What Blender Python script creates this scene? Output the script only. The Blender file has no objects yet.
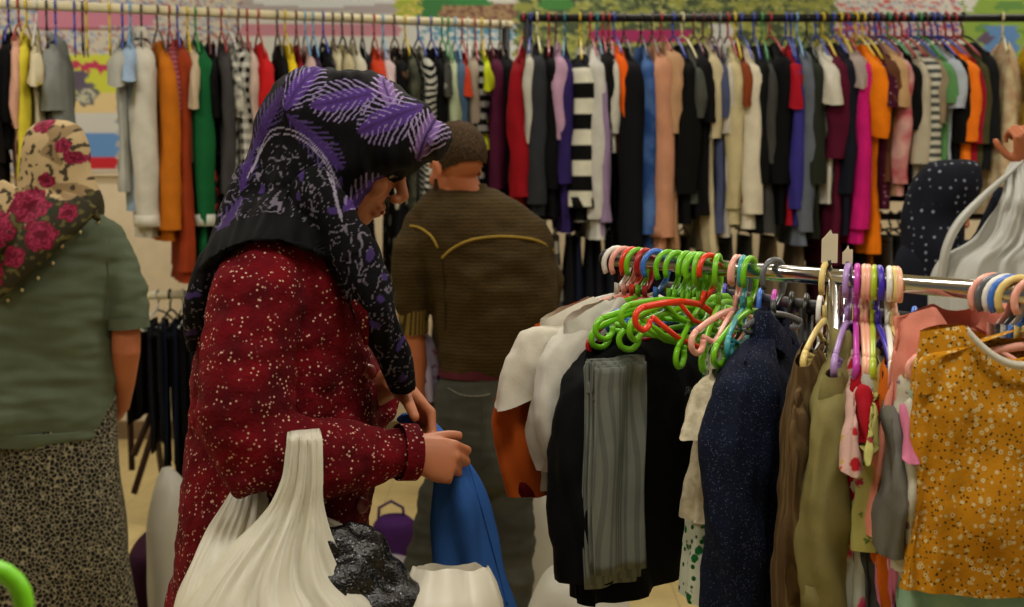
import bpy, bmesh, math, random
import numpy as np
from mathutils import Vector, Matrix, noise
random.seed(7)
SC = bpy.context.scene
COL = SC.collection
PI = math.pi
# ------------------------------------------------------------------ camera
FPX = 1400.0
PITCH = math.atan(138.5/FPX)
CAM = Vector((0, 0, 1.5))
FW = Vector((0, math.cos(PITCH), -math.sin(PITCH)))
UP = Vector((0, math.sin(PITCH), math.cos(PITCH)))
cd = bpy.data.cameras.new('camera'); cam = bpy.data.objects.new('camera', cd); COL.objects.link(cam)
cam.location = CAM; cam.rotation_euler = (PI/2-PITCH, 0, 0)
cd.sensor_width = 36; cd.lens = FPX/1024*36; cd.clip_start = .05
cd.dof.use_dof = True; cd.dof.focus_distance = 2.35; cd.dof.aperture_fstop = 5.6
SC.camera = cam

def ray(px, py):
    return FW + Vector((1, 0, 0))*((px-512)/FPX) - UP*((py-303.5)/FPX)
def W(px, py, Y):
    d = ray(px, py); return CAM + d*(Y/d.y)
def WZ(px, py, z):
    d = ray(px, py); return CAM + d*((z-CAM.z)/d.z)
def proj(p):
    v = Vector(p)-CAM; d = v.dot(FW)
    return 512+FPX*v.x/d, 303.5-FPX*v.dot(UP)/d

# ------------------------------------------------------------------ colours, materials
def lin(c):
    return tuple((x/255/12.92 if x/255 <= .04045 else ((x/255+.055)/1.055)**2.4) for x in c)
MATS = {}
def mat(name, col, rough=.85, pat=None, c2=None, c3=None, s=1.0, metal=0, bump=.25, bs=350, spec=.3, sheen=0, vc=False, var=.12, c4=None):
    if name in MATS: return MATS[name]
    m = bpy.data.materials.new(name); m.use_nodes = True; MATS[name] = m
    nt = m.node_tree; N = nt.nodes; L = nt.links; b = N['Principled BSDF']
    b.inputs['Roughness'].default_value = rough; b.inputs['Metallic'].default_value = metal
    b.inputs['Specular IOR Level'].default_value = spec if rough < .7 else .12
    if sheen: b.inputs['Sheen Weight'].default_value = sheen
    tc = N.new('ShaderNodeTexCoord'); co = tc.outputs['Object']
    def rgb(c): 
        r = N.new('ShaderNodeRGB'); r.outputs[0].default_value = (*lin(c), 1); return r.outputs[0]
    def mix(f, a, bb):
        x = N.new('ShaderNodeMix'); x.data_type = 'RGBA'; x.clamp_factor = True
        if isinstance(f, (int, float)): x.inputs[0].default_value = f
        else: L.new(f, x.inputs[0])
        L.new(a, x.inputs[6]); L.new(bb, x.inputs[7]); return x.outputs[2]
    def mth(op, a, bb=None):
        x = N.new('ShaderNodeMath'); x.operation = op
        for i, q in enumerate((a, bb)):
            if q is None: continue
            if isinstance(q, (int, float)): x.inputs[i].default_value = q
            else: L.new(q, x.inputs[i])
        return x.outputs[0]
    def sep():
        x = N.new('ShaderNodeSeparateXYZ'); L.new(co, x.inputs[0]); return x.outputs
    def vor(scale, feat='F1', off=0, rnd=1.0):
        x = N.new('ShaderNodeTexVoronoi'); x.inputs['Scale'].default_value = scale; x.feature = feat
        x.inputs['Randomness'].default_value = rnd
        if off:
            mp = N.new('ShaderNodeMapping'); mp.inputs['Location'].default_value = (off, off*1.7, off*.6); L.new(co, mp.inputs[0]); L.new(mp.outputs[0], x.inputs['Vector'])
        else: L.new(co, x.inputs['Vector'])
        return x.outputs
    def noi(scale, det=3):
        x = N.new('ShaderNodeTexNoise'); x.inputs['Scale'].default_value = scale; x.inputs['Detail'].default_value = det
        L.new(co, x.inputs['Vector']); return x.outputs[0]
    def step(v, t, w=.02):
        x = N.new('ShaderNodeMapRange'); L.new(v, x.inputs[0]); x.inputs[1].default_value = t-w; x.inputs[2].default_value = t+w; return x.outputs[0]
    base = rgb(col)
    if vc:
        a = N.new('ShaderNodeVertexColor'); a.layer_name = 'Col'; base = a.outputs[0]
    if pat == 'stripe':       # horizontal bands
        f = mth('SINE', mth('MULTIPLY', sep()[2], 2*PI/s)); base = mix(step(f, 0, .12), base, rgb(c2))
    elif pat == 'vstripe':
        f = mth('SINE', mth('MULTIPLY', mth('ADD', sep()[0], mth('MULTIPLY', sep()[1], .8)), 2*PI/s)); base = mix(step(f, .3, .2), base, rgb(c2))
    elif pat == 'diag':
        q = sep(); f = mth('SINE', mth('MULTIPLY', mth('ADD', mth('ADD', q[2], mth('MULTIPLY', q[0], .7)), mth('MULTIPLY', noi(9), .05)), 2*PI/s)); base = mix(step(f, 0, .15), base, rgb(c2))
    elif pat == 'gingham':
        q = sep(); f = mth('SINE', mth('MULTIPLY', q[2], 2*PI/s)); g = mth('SINE', mth('MULTIPLY', mth('ADD', q[0], q[1]), 2*PI/s))
        h = mth('ADD', mth('MULTIPLY', step(f, 0, .1), .5), mth('MULTIPLY', step(g, 0, .1), .5)); base = mix(h, base, rgb(c2))
    elif pat == 'dots':
        base = mix(step(vor(s, rnd=.35)[0], .2, .04), rgb(c2), base)
    elif pat == 'fleck':
        v = vor(s); w = vor(s*.31, off=3)
        base = mix(step(noi(s*.12), .5, .2), base, rgb(c3 or col)); k = mth('MULTIPLY', mth('SUBTRACT', 1, step(v[0], .24, .05)), step(noi(s*.45, 1), .49, .05))
        base = mix(k, base, rgb(c2))
    elif pat == 'floral':      # flowers in c2, leaves in c3, centres in c4
        a = vor(s*1.5, off=2); base = mix(step(a[0], .25, .05), rgb(c3), base)
        b2 = vor(s); r = mth('ADD', b2[0], mth('MULTIPLY', mth('SUBTRACT', noi(s*5), .5), .30))
        keep = step(noi(s*.55, 1), .5, .02)
        kk = mth('MULTIPLY', mth('SUBTRACT', 1, step(r, .30, .04)), 1)
        base = mix(kk, base, rgb(c2))
        if c4: base = mix(mth('MULTIPLY', mth('SUBTRACT', 1, step(r, .12, .03)), 1), base, rgb(c4))
    elif pat == 'bloom':       # sparse larger blossoms
        b2 = vor(s); r = mth('ADD', b2[0], mth('MULTIPLY', mth('SUBTRACT', noi(s*4), .5), .45))
        a = vor(s*1.3, off=5); base = mix(step(mth('ADD', a[0], mth('MULTIPLY', mth('SUBTRACT', noi(s*6), .5), .4)), .2, .04), rgb(c3), base)
        base = mix(step(r, .27, .05), rgb(c2), base)
        if c4: base = mix(step(r, .12, .04), rgb(c4), base)
    elif pat == 'leopard':
        v = vor(s, 'DISTANCE_TO_EDGE')[0]; base = mix(step(mth('ADD', v, mth('MULTIPLY', mth('SUBTRACT', noi(s*1.3), .5), .16)), .055, .035), rgb(c2), base)
    elif pat == 'mottle':
        base = mix(step(noi(s, 4), .5, .12), base, rgb(c2))
    elif pat == 'tweed':
        base = mix(step(noi(s, 1), .55, .08), base, rgb(c2))
        q = sep(); f = mth('SINE', mth('MULTIPLY', q[2], 2*PI*110)); base = mix(mth('MULTIPLY', step(f, .5, .3), .25), base, rgb(c2))
    elif pat == 'knit':
        q = sep(); f = mth('SINE', mth('MULTIPLY', mth('ADD', q[2], mth('MULTIPLY', noi(60, 2), .01)), 2*PI*s)); base = mix(mth('MULTIPLY', step(f, .1, .5), .6), base, rgb(c2))
    elif pat == 'plank':
        q = sep(); f = mth('FRACT', mth('MULTIPLY', q[0], 1/.19)); base = mix(step(noi(3, 5), .5, .25), base, rgb(c2)); base = mix(step(f, .02, .01), rgb(c3), base)
    if var:
        n = N.new('ShaderNodeMapRange'); L.new(noi(14, 3), n.inputs[0]); n.inputs[1].default_value = .3; n.inputs[2].default_value = .7
        n.inputs[3].default_value = 1-var; n.inputs[4].default_value = 1+var
        x = N.new('ShaderNodeMix'); x.data_type = 'RGBA'; x.blend_type = 'MULTIPLY'; x.inputs[0].default_value = 1
        L.new(base, x.inputs[6]); L.new(n.outputs[0], x.inputs[7]); base = x.outputs[2]
    L.new(base, b.inputs['Base Color'])
    if bump:
        n = N.new('ShaderNodeBump'); n.inputs['Strength'].default_value = bump; n.inputs['Distance'].default_value = .002
        L.new(noi(bs, 2), n.inputs['Height']); L.new(n.outputs[0], b.inputs['Normal'])
    return m
def plastic(c, name=None, rough=.35):
    return mat(name or 'plastic_%d_%d_%d' % c, c, rough=rough, spec=.5, bump=0, var=0)

# ------------------------------------------------------------------ objects
def link(name, me, m=None, parent=None, smooth=True):
    if smooth:
        me.polygons.foreach_set('use_smooth', [True]*len(me.polygons))
    o = bpy.data.objects.new(name, me); COL.objects.link(o)
    if m: me.materials.append(m)
    if parent: o.parent = parent
    return o
def tag(o, label=None, cat=None, group=None, kind=None):
    if label: o['label'] = label
    if cat: o['category'] = cat
    if group: o['group'] = group
    if kind: o['kind'] = kind
    return o
def empty(name, loc=(0, 0, 0), rz=0):
    o = bpy.data.objects.new(name, None); COL.objects.link(o); o.location = loc; o.rotation_euler = (0, 0, rz); o.empty_display_size = .05
    return o
class G:
    """collects vertices and faces of one mesh"""
    def __init__(s): s.v = []; s.f = []
    def rings(s, R, close=True, cap0=False, cap1=False):
        b = len(s.v); n = len(R[0])
        for r in R: s.v += [tuple(p) for p in r]
        for i in range(len(R)-1):
            for j in range(n if close else n-1):
                k = (j+1) % n
                s.f.append((b+i*n+j, b+i*n+k, b+(i+1)*n+k, b+(i+1)*n+j))
        if cap0: s.f.append(tuple(b+j for j in range(n))[::-1])
        if cap1: s.f.append(tuple(b+(len(R)-1)*n+j for j in range(n)))
        return s
    def tube(s, pts, rad, n=10, cap=True, flat=1.0, nor=None):
        pts = [Vector(p) for p in pts]
        if not hasattr(rad, '__len__'): rad = [rad]*len(pts)
        R = []; prev = None
        for i, p in enumerate(pts):
            t = (pts[min(i+1, len(pts)-1)]-pts[max(i-1, 0)]).normalized()
            a = prev if prev is not None else (Vector(nor) if nor is not None else (Vector((0, 0, 1)) if abs(t.z) < .9 else Vector((1, 0, 0))))
            a = (a - t*a.dot(t)).normalized(); prev = a; c = t.cross(a)
            R.append([p + a*(rad[i]*math.cos(2*PI*j/n)) + c*(rad[i]*flat*math.sin(2*PI*j/n)) for j in range(n)])
        return s.rings(R, cap0=cap, cap1=cap)
    def ell(s, c, r, rot=None, n=16, m=10):
        c = Vector(c); R = []
        for i in range(m+1):
            ph = PI*i/m; ph = max(.02, min(PI-.02, ph))
            row = []
            for j in range(n):
                v = Vector((r[0]*math.sin(ph)*math.cos(2*PI*j/n), r[1]*math.sin(ph)*math.sin(2*PI*j/n), r[2]*math.cos(ph)))
                if rot is not None: v = rot @ v
                row.append(c+v)
            R.append(row)
        return s.rings(R, cap0=True, cap1=True)
    def box(s, x0, x1, y0, y1, z0, z1):
        b = len(s.v)
        s.v += [(x, y, z) for x in (x0, x1) for y in (y0, y1) for z in (z0, z1)]
        for q in ((0, 1, 3, 2), (4, 6, 7, 5), (0, 4, 5, 1), (2, 3, 7, 6), (0, 2, 6, 4), (1, 5, 7, 3)): s.f.append(tuple(b+i for i in q))
        return s
    def xf(s, M):
        s.v = [tuple(M @ Vector(p)) for p in s.v]; return s
    def add(s, g):
        b = len(s.v); s.v += g.v; s.f += [tuple(b+i for i in f) for f in g.f]; return s
    def mesh(s, name='m'):
        me = bpy.data.meshes.new(name); me.from_pydata(s.v, [], s.f); me.update(); return me
    def build(s, name, m, parent=None, smooth=True): return link(name, s.mesh(name), m, parent, smooth)
def fixn(me):
    bm = bmesh.new(); bm.from_mesh(me); bmesh.ops.recalc_face_normals(bm, faces=bm.faces); bm.to_mesh(me); bm.free()
def fuse(g, voxel=.004, smooth=3, name='m'):
    me = g.mesh('tmp'); fixn(me)
    o = bpy.data.objects.new('tmp', me); COL.objects.link(o)
    r = o.modifiers.new('r', 'REMESH'); r.mode = 'VOXEL'; r.voxel_size = voxel
    if smooth:
        q = o.modifiers.new('s', 'SMOOTH'); q.iterations = smooth; q.factor = .5
    dg = bpy.context.evaluated_depsgraph_get(); e = o.evaluated_get(dg)
    out = bpy.data.meshes.new_from_object(e); out.name = name
    bpy.data.objects.remove(o); bpy.data.meshes.remove(me)
    return out
def resamp(L, M):
    """smooth resample of rows of numbers"""
    A = np.array(L, float); n = len(A); t = np.linspace(0, n-1, M); out = []
    for x in t:
        i = min(int(x), n-2); u = x-i
        p0, p1, p2, p3 = A[max(i-1, 0)], A[i], A[i+1], A[min(i+2, n-1)]
        m1 = (p2-p0)/2; m2 = (p3-p1)/2
        out.append((2*u**3-3*u**2+1)*p1+(u**3-2*u**2+u)*m1+(-2*u**3+3*u**2)*p2+(u**3-u**2)*m2)
    return np.array(out)
def sp(c, e): return math.copysign(abs(c)**e, c)
def ns(x, y, z): return noise.noise(Vector((x, y, z)))
def ploft(levels, N=60, M=60, e=1.0, fold=0, fk=9, seed=0, na=0, nf=12, cap0=True, cap1=True, g=None, fgrow=1.0, pleat=None):
    """levels: (py, left px, right px, half depth, centre Y) ; a real volume lying about centre Y"""
    A = resamp(levels, M); R = []
    for i, (py, pl, pr, hy, Y) in enumerate(A):
        l = W(pl, py, Y); r = W(pr, py, Y); cx = (l.x+r.x)/2; hx = (r.x-l.x)/2; z = l.z; v = i/(M-1); row = []
        for j in range(N):
            th = 2*PI*j/N; c, s = math.cos(th), math.sin(th)
            x = cx+hx*sp(c, e); y = Y-hy*sp(s, e)
            d = 0
            if fold: d += fold*(v**fgrow)*math.sin(fk*th+seed+3*ns(x*3, z*1.5, seed))
            if na: d += na*ns(x*nf+seed, y*nf, z*nf*.6)
            row.append((x+d*c, y-d*s, z))
        R.append(row)
    g = g or G(); return g.rings(R, cap0=cap0, cap1=cap1)
def paint(me, fn):
    """store a print computed per vertex"""
    n = len(me.vertices); co = np.empty(n*3); me.vertices.foreach_get('co', co); co = co.reshape(-1, 3)
    rgb = fn(co); out = np.ones((n, 4)); out[:, :3] = rgb
    a = me.color_attributes.new('Col', 'FLOAT_COLOR', 'POINT'); a.data.foreach_set('color', out.astype(np.float32).ravel())
def wrinkle(me, amp, f, seed=0, k=(1, 1, 1)):
    me.update(); nv = [v.normal.copy() for v in me.vertices]
    for v, n in zip(me.vertices, nv):
        c = v.co; v.co = c + n*(amp*ns(c.x*f*k[0]+seed, c.y*f*k[1], c.z*f*k[2]))
    me.update()
def LN(c): return np.array(lin(c))
# ------------------------------------------------------------------ the setting
def quad(name, pts, m):
    me = bpy.data.meshes.new(name); me.from_pydata([tuple(p) for p in pts], [], [tuple(range(len(pts)))]); o = link(name, me, m, smooth=False); return tag(o, kind='structure')
XL, XR, YB, ZC = -5.5, 6.0, 7.6, 3.3
quad('floor', [(XL, -3, 0), (XR, -3, 0), (XR, YB, 0), (XL, YB, 0)], mat('floor_mat', (196, 176, 120), rough=.38, pat='plank', c2=(182, 160, 106), c3=(150, 130, 88), bump=.05, bs=40, spec=.4, var=.08))
wm = mat('wall_mat', (214, 200, 172), rough=.9, bump=.1, bs=60, var=.04)
quad('wall_back', [(XL, YB, 0), (XR, YB, 0), (XR, YB, ZC), (XL, YB, ZC)], wm)
quad('wall_left', [(XL, -3, 0), (XL, YB, 0), (XL, YB, ZC), (XL, -3, ZC)], wm)
quad('wall_right', [(XR, -3, 0), (XR, YB, 0), (XR, YB, ZC), (XR, -3, ZC)], wm)
quad('ceiling', [(XL, -3, ZC), (XR, -3, ZC), (XR, YB, ZC), (XL, YB, ZC)], mat('ceiling_mat', (225, 222, 212), bump=0, var=0))
g = G().box(XL, XR, YB-.02, YB-.001, 0, .1); tag(g.build('baseboard_back', mat('baseboard_mat', (120, 100, 74), bump=0), smooth=False), kind='structure')
# printed mural on the back wall
YM = 7.57
def mural(co):
    v = co
    dx = v[:, 0]; dz = v[:, 2]-CAM.z; dy = v[:, 1]
    d = dy*math.cos(PITCH)-dz*math.sin(PITCH)
    X = 512+FPX*dx/d; Y = 303.5-FPX*(dz*math.cos(PITCH)+dy*math.sin(PITCH))/d
    X = X+2.5*np.sin(Y*.55+X*.3); Yw = Y+1.8*np.sin(X*.35)+1.2*np.sin(X*.9)
    nz = np.array([ns(a*.06, b*.09, 0) for a, b in zip(X, Y)]); n2 = np.array([ns(a*.22, b*.3, 5) for a, b in zip(X, Y)])
    C = np.tile(LN((186, 178, 160)), (len(X), 1))
    def put(m, c): C[m] = LN(c)
    put(X > 240, (190, 190, 182)); 
    put((X < 240) & (n2 > .12), (150, 158, 176)); put((X < 240) & (n2 < -.28), (150, 96, 92)); put((X<240)&(n2>.33), (96, 120, 150))
    put((X > 34) & (X < 156) & (Y > 8) & (Y < 29-.02*X), (178, 112, 132)); put((X > 34) & (X < 156) & (abs(Y-29) < 1.3), (110, 40, 60))
    put((X > 60) & (X < 118) & (Y > 55) & (Y < 92), (186, 190, 60)); put((X > 60) & (X < 118) & (Y > 92) & (Y < 128), (206, 184, 132))
    put((X > 60) & (X < 118) & (Y > 112) & (Y < 134), (190, 190, 184)); put((X > 60) & (X < 118) & (Y > 134) & (Y < 157), (92, 136, 190)); put((X > 55) & (X < 118) & (Y > 157) & (Y < 169), (184, 30, 40)); put((X > 55) & (X < 118) & (Y > 169) , (196, 190, 178))
    r = np.hypot(X-86, (Y-94)); put((r < 12) , (90, 90, 96)); put((r < 9.5) & (n2 > -.1), (176, 176, 150)); put((abs(X-79) < 8) & (abs(Y-80) < 9), (84, 74, 92))
    put((X > 70) & (X < 112) & (abs(Yw-66-.06*(X-90)) < 4), (172, 44, 78))
    put((X > 240) & (X < 400) & (Y < 12+.03*abs(X-330)), (160, 152, 150)); put((X > 255) & (X < 395) & (Y < 8-abs(X-320)*.06), (196, 200, 200))
    put((X > 240) & (X < 400) & (Y > 24) & (Y < 36), (176, 120, 132))
    put((X > 395) & (X < 425) & (Y < 22), (150, 164, 60)); put((X > 420) & (X < 470) & (Y < 24), (52, 112, 56)); put((X > 395) & (X < 425) & (n2 > .1) & (Y < 22), (196, 176, 90))
    tr = (X > 440) & (X < 540) & (Y < 26) & (Y > 3+.06*abs(X-490)); put(tr, (150, 124, 88)); put(tr & (n2 > .1), (112, 72, 60))
    put((X > 420) & (X < 515) & (Y > 24) & (Y < 40), (70, 130, 158)); put((X > 420) & (X < 515) & (Y > 24) & (Y < 50) & (n2 > .05), (196, 200, 196)); put((X > 450) & (X < 490) & (Y < 5), (50, 120, 60))
    fo = (X > 515) & (X < 862); put(fo, (96, 108, 62)); put(fo & (nz > .1), (62, 74, 44)); put(fo & (nz < -.12), (134, 138, 62)); put(fo & (n2 > .3), (158, 160, 92)); put(fo & (n2 < -.35), (38, 48, 34))
    put((X > 540) & (X < 572) & (Y < 10), (60, 120, 50))
    put((X > 590) & (X < 690) & (Y > 31) & (Y < 43+(X-600)*-.02), (146, 32, 84))
    put((X > 712) & (X < 734) & (Y > 24) & (Y < 60), (188, 188, 184))
    rt = (X > 836); put(rt & (Y < 12), (196, 194, 186)); put(rt & (Y < 12) & (np.sin(X*.9) > .2) & (abs(Y % 5-2) < .8), (120, 130, 160)); put(rt & (Y < 12) & (n2 > .25), (190, 80, 80))
    put(rt & (Y > 22) & (Y < 40) & (X < 965), (184, 170, 166)); put(rt & (Y > 22) & (Y < 40) & (X < 965) & (n2 > .1), (150, 40, 60)); put(rt & (Y > 22) & (Y < 40) & (X < 965) & (n2 < -.2), (60, 70, 150))
    rr = (X > 962); put(rr, (124, 152, 58)); put(rr & (nz > .15), (88, 128, 60)); put((X > 985) & (X < 1018) & (Y > 26) & (Y < 80), (84, 124, 172)); put((np.hypot(X-985, Y-38) < 7), (84, 70, 90)); put((X > 965) & (X < 975) & (Y < 12), (196, 196, 190))
    put(Y < -14, (170, 178, 150))
    return C
a = W(-60, 0, YM); b_ = W(1090, 0, YM); zt = W(0, -22, YM).z; zb = W(0, 172, YM).z
nx, nz_ = 560, 96
g = G(); g.rings([[(a.x+(b_.x-a.x)*i/nx, YM, zt+(zb-zt)*j/nz_) for i in range(nx+1)] for j in range(nz_+1)], close=False)
fr = empty('printed_mural', ((a.x+b_.x)/2, YM, zb)); tag(fr, 'long colourful printed mural of trees, roofs and figures on the back wall', 'banner')
me = g.mesh(); paint(me, mural)
o = link('print', me, mat('mural_print', (255, 255, 255), rough=.5, vc=True, bump=0, var=0), None, smooth=False); o.parent = fr; o.matrix_parent_inverse = Matrix.Translation(-fr.location)
g = G().box(a.x-.02, b_.x+.02, YM+.004, YM+.0295, zb-.02, zt+.02); o = g.build('backing_board', wm, fr, False); o.matrix_parent_inverse = Matrix.Translation(-fr.location)

# ------------------------------------------------------------------ lights
def area(name, loc, size, sy, power, col, rot=(0, 0, 0)):
    l = bpy.data.lights.new(name, 'AREA'); l.shape = 'RECTANGLE'; l.size = size; l.size_y = sy; l.energy = power; l.color = col
    o = bpy.data.objects.new(name, l); COL.objects.link(o); o.location = loc; o.rotation_euler = rot; return o
for x in (-2.6, 0.2, 3.0):
    for y, p in ((1.2, 36), (3.9, 38), (6.5, 22)):
        area('ceiling_lamp', (x, y, ZC-.06), 1.3, .35, p, (1, .955, .86))
w = bpy.data.worlds.new('world'); SC.world = w; w.use_nodes = True
w.node_tree.nodes['Background'].inputs[0].default_value = (1, .94, .84, 1); w.node_tree.nodes['Background'].inputs[1].default_value = .10
SC.view_settings.view_transform = 'Standard'; SC.view_settings.look = 'None'; SC.view_settings.gamma = 1; SC.view_settings.exposure = .1
SC.cycles.use_denoising = True; SC.cycles.max_bounces = 6

# ------------------------------------------------------------------ hangers and clothes (local: +X along the hanger, Z up, origin at the rail axis)
def hanger(hook_c, body_c, hw=.21, kids=False, rr=.016, top=-.10, slope=.36, th=.0045, fancy=False, res=8):
    hm = hook_c if not isinstance(hook_c, tuple) else plastic(hook_c)
    bm_ = body_c if not isinstance(body_c, tuple) else plastic(body_c)
    r = rr+th+.001; g = G()
    pts = [(r*math.cos(t), 0, r*math.sin(t)) for t in np.linspace(math.radians(-35), math.radians(200), 14)]
    pts += [(-r*.75, 0, -r*.9), (-.004, 0, -r*1.6), (0, 0, top*.62), (0, 0, top+.002)]
    g.tube(pts, th, n=res)
    b = G(); ez = top-slope*hw
    arm = lambda s: [(0, 0, top), (s*hw*.3, 0, top-slope*hw*.16), (s*hw*.65, 0, top-slope*hw*.52), (s*hw, 0, ez)]
    for s in (-1, 1):
        P = resamp(arm(s), 10); b.tube([tuple(p) for p in P], th*1.15, n=res, flat=.8)
        if fancy:   # moulded strap hook curling below each arm end
            q = [(s*(hw+.0), 0, ez), (s*(hw+.012), 0, ez-.012), (s*(hw+.008), 0, ez-.028), (s*(hw-.012), 0, ez-.034), (s*(hw-.026), 0, ez-.024), (s*(hw-.026), 0, ez-.012)]
            b.tube([tuple(p) for p in resamp(q, 14)], th*1.05, n=res)
    if fancy:
        b.tube([(-hw*.80, 0, ez-.008), (-hw*.3, 0, ez-.022), (hw*.3, 0, ez-.022), (hw*.80, 0, ez-.008)], th*.95, n=res)
        b.tube([(-hw*.42, 0, top-slope*hw*.26), (-hw*.1, 0, top-.03), (hw*.1, 0, top-.03), (hw*.42, 0, top-slope*hw*.26)], th*.8, n=res)
    else:
        b.tube([(-hw, 0, ez), (-hw*.9, 0, ez-.008), (hw*.9, 0, ez-.008), (hw, 0, ez)], th*.8, n=res)
    o = b.build('hanger', bm_); g.build('hook', hm, o); return o

def body_mesh(hw, L, t=.024, top=-.10, slope=.36, N=44, M=26, neck=.07, flare=.02, fold=.008, fk=5, seed=0, waist=0, dip=.05, lean=0, hemw=.0, droop=0):
    R = []
    for j in range(M):
        v = j/(M-1); row = []
        tt = .006+(t-.006)*min(1, v*3.2)**.6+ .006*v
        for i in range(N):
            th = 2*PI*i/N; c, s = math.cos(th), math.sin(th)
            h = hw*(1-.0*v)+flare*v-waist*math.sin(PI*v)
            x = h*sp(c, .75); ax = abs(x)
            zt = top-slope*max(ax, neck)*1.0+.006
            if ax < neck: zt -= dip*(1-(ax/neck)**2)*(.9 if s > 0 else .35)
            zb = top-slope*.1-L+hemw*math.sin(2.2*th+seed)
            z = zt+(zb-zt)*v
            d = fold*(v**.8)*math.sin(fk*th*2+seed*2+4*ns(x*4, z*1.2, seed))+.010*v*ns(x*9+seed, z*5, seed)
            y = tt*sp(s, .9)+d*(1 if abs(s) > .15 else .4)
            x += droop*v*v+ .010*v*ns(z*4, seed*3.1, s*2)+lean*v
            row.append((x, y+.018*v*ns(seed*7, z*2.5, x*3), z))
        R.append(row)
    return G().rings(R)
def sleeve_mesh(sgn, hw, Ls, top=-.10, slope=.36, a0=.062, a1=.045, b0=.028, b1=.032, N=20, M=16, seed=0, out=.02, cutang=0, open_=0, sway=0):
    z0 = top-slope*hw; R = []
    P = resamp([(hw-.13, z0+.13*slope-.012), (hw-.05, z0+.05*slope-.022), (hw-.004, z0-.05), (hw+out*.8, z0-.12), (hw+out*.9, z0-.09-(Ls-.09)*.5), (hw+out*.3, z0-Ls)] if Ls > .2 else [(hw-.11, z0+.11*slope-.012), (hw-.04, z0+.04*slope-.022), (hw-.002, z0-.03), (hw+out*1.4, z0-.07), (hw+out*2.0, z0-Ls)], M)
    for j, (x, z) in enumerate(P):
        v = j/(M-1); a = (a0+(a1-a0)*v)*min(1, .22+v*2.6); b = (b0+(b1-b0)*v)*min(1, .22+v*2.2); row = []
        til = .6*(1-min(1, v*3))
        for i in range(N):
            th = 2*PI*i/N; c, s = math.cos(th), math.sin(th)
            d = .005*v*math.sin(4*th+seed+z*25)+.006*ns(x*5+seed, s*2, z*14)
            row.append((sgn*(x+(a+d)*c), (b+d)*s+sway*v*v+.012*v*ns(seed*3, 1, z*6), z+(a*c)*til*-.5+cutang*c*v*a))
        R.append(row)
    return G().rings(R)
def ring_part(sgn, hw, Ls, hgt, top=-.10, slope=.36, a=.042, b=.03, out=.02, sway=0, seed=0):
    z0 = top-slope*hw; x = hw+(out*.3 if Ls > .2 else out*2); R = []
    for z, k in ((z0-Ls+hgt, 1.0), (z0-Ls+hgt, 1.08), (z0-Ls, 1.1), (z0-Ls, .95)):
        R.append([(sgn*(x+a*k*math.cos(2*PI*i/20)), b*k*math.sin(2*PI*i/20)+sway+.012*ns(seed*3, 1, z*6), z) for i in range(20)])
    return G().rings(R)
def collar_mesh(neck=.07, top=-.10, slope=.36, h=.035, fold=True):
    R = []
    for z, k in ((0, .95), (h*.6, .8), (h, .72), (h*.9, .95), (0.004, 1.12), (-.012, 1.2)):
        R.append([(neck*k*math.cos(2*PI*i/24), (neck*.45*k)*math.sin(2*PI*i/24), top-slope*neck+z-.03*(math.sin(2*PI*i/24) > .5)*(1-abs(math.cos(2*PI*i/24)))) for i in range(24)])
    return G().rings(R)
def crease(o, hi, seed):
    me = o.data
    if hi: wrinkle(me, .016, 9, seed, (1, 1, .30)); wrinkle(me, .008, 22, seed+3, (1, 1, .45)); wrinkle(me, .0035, 55, seed+5, (1, 1, .6))
    else: wrinkle(me, .016, 12, seed, (1, 1, .22)); wrinkle(me, .007, 30, seed, (1, 1, .5))
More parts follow.
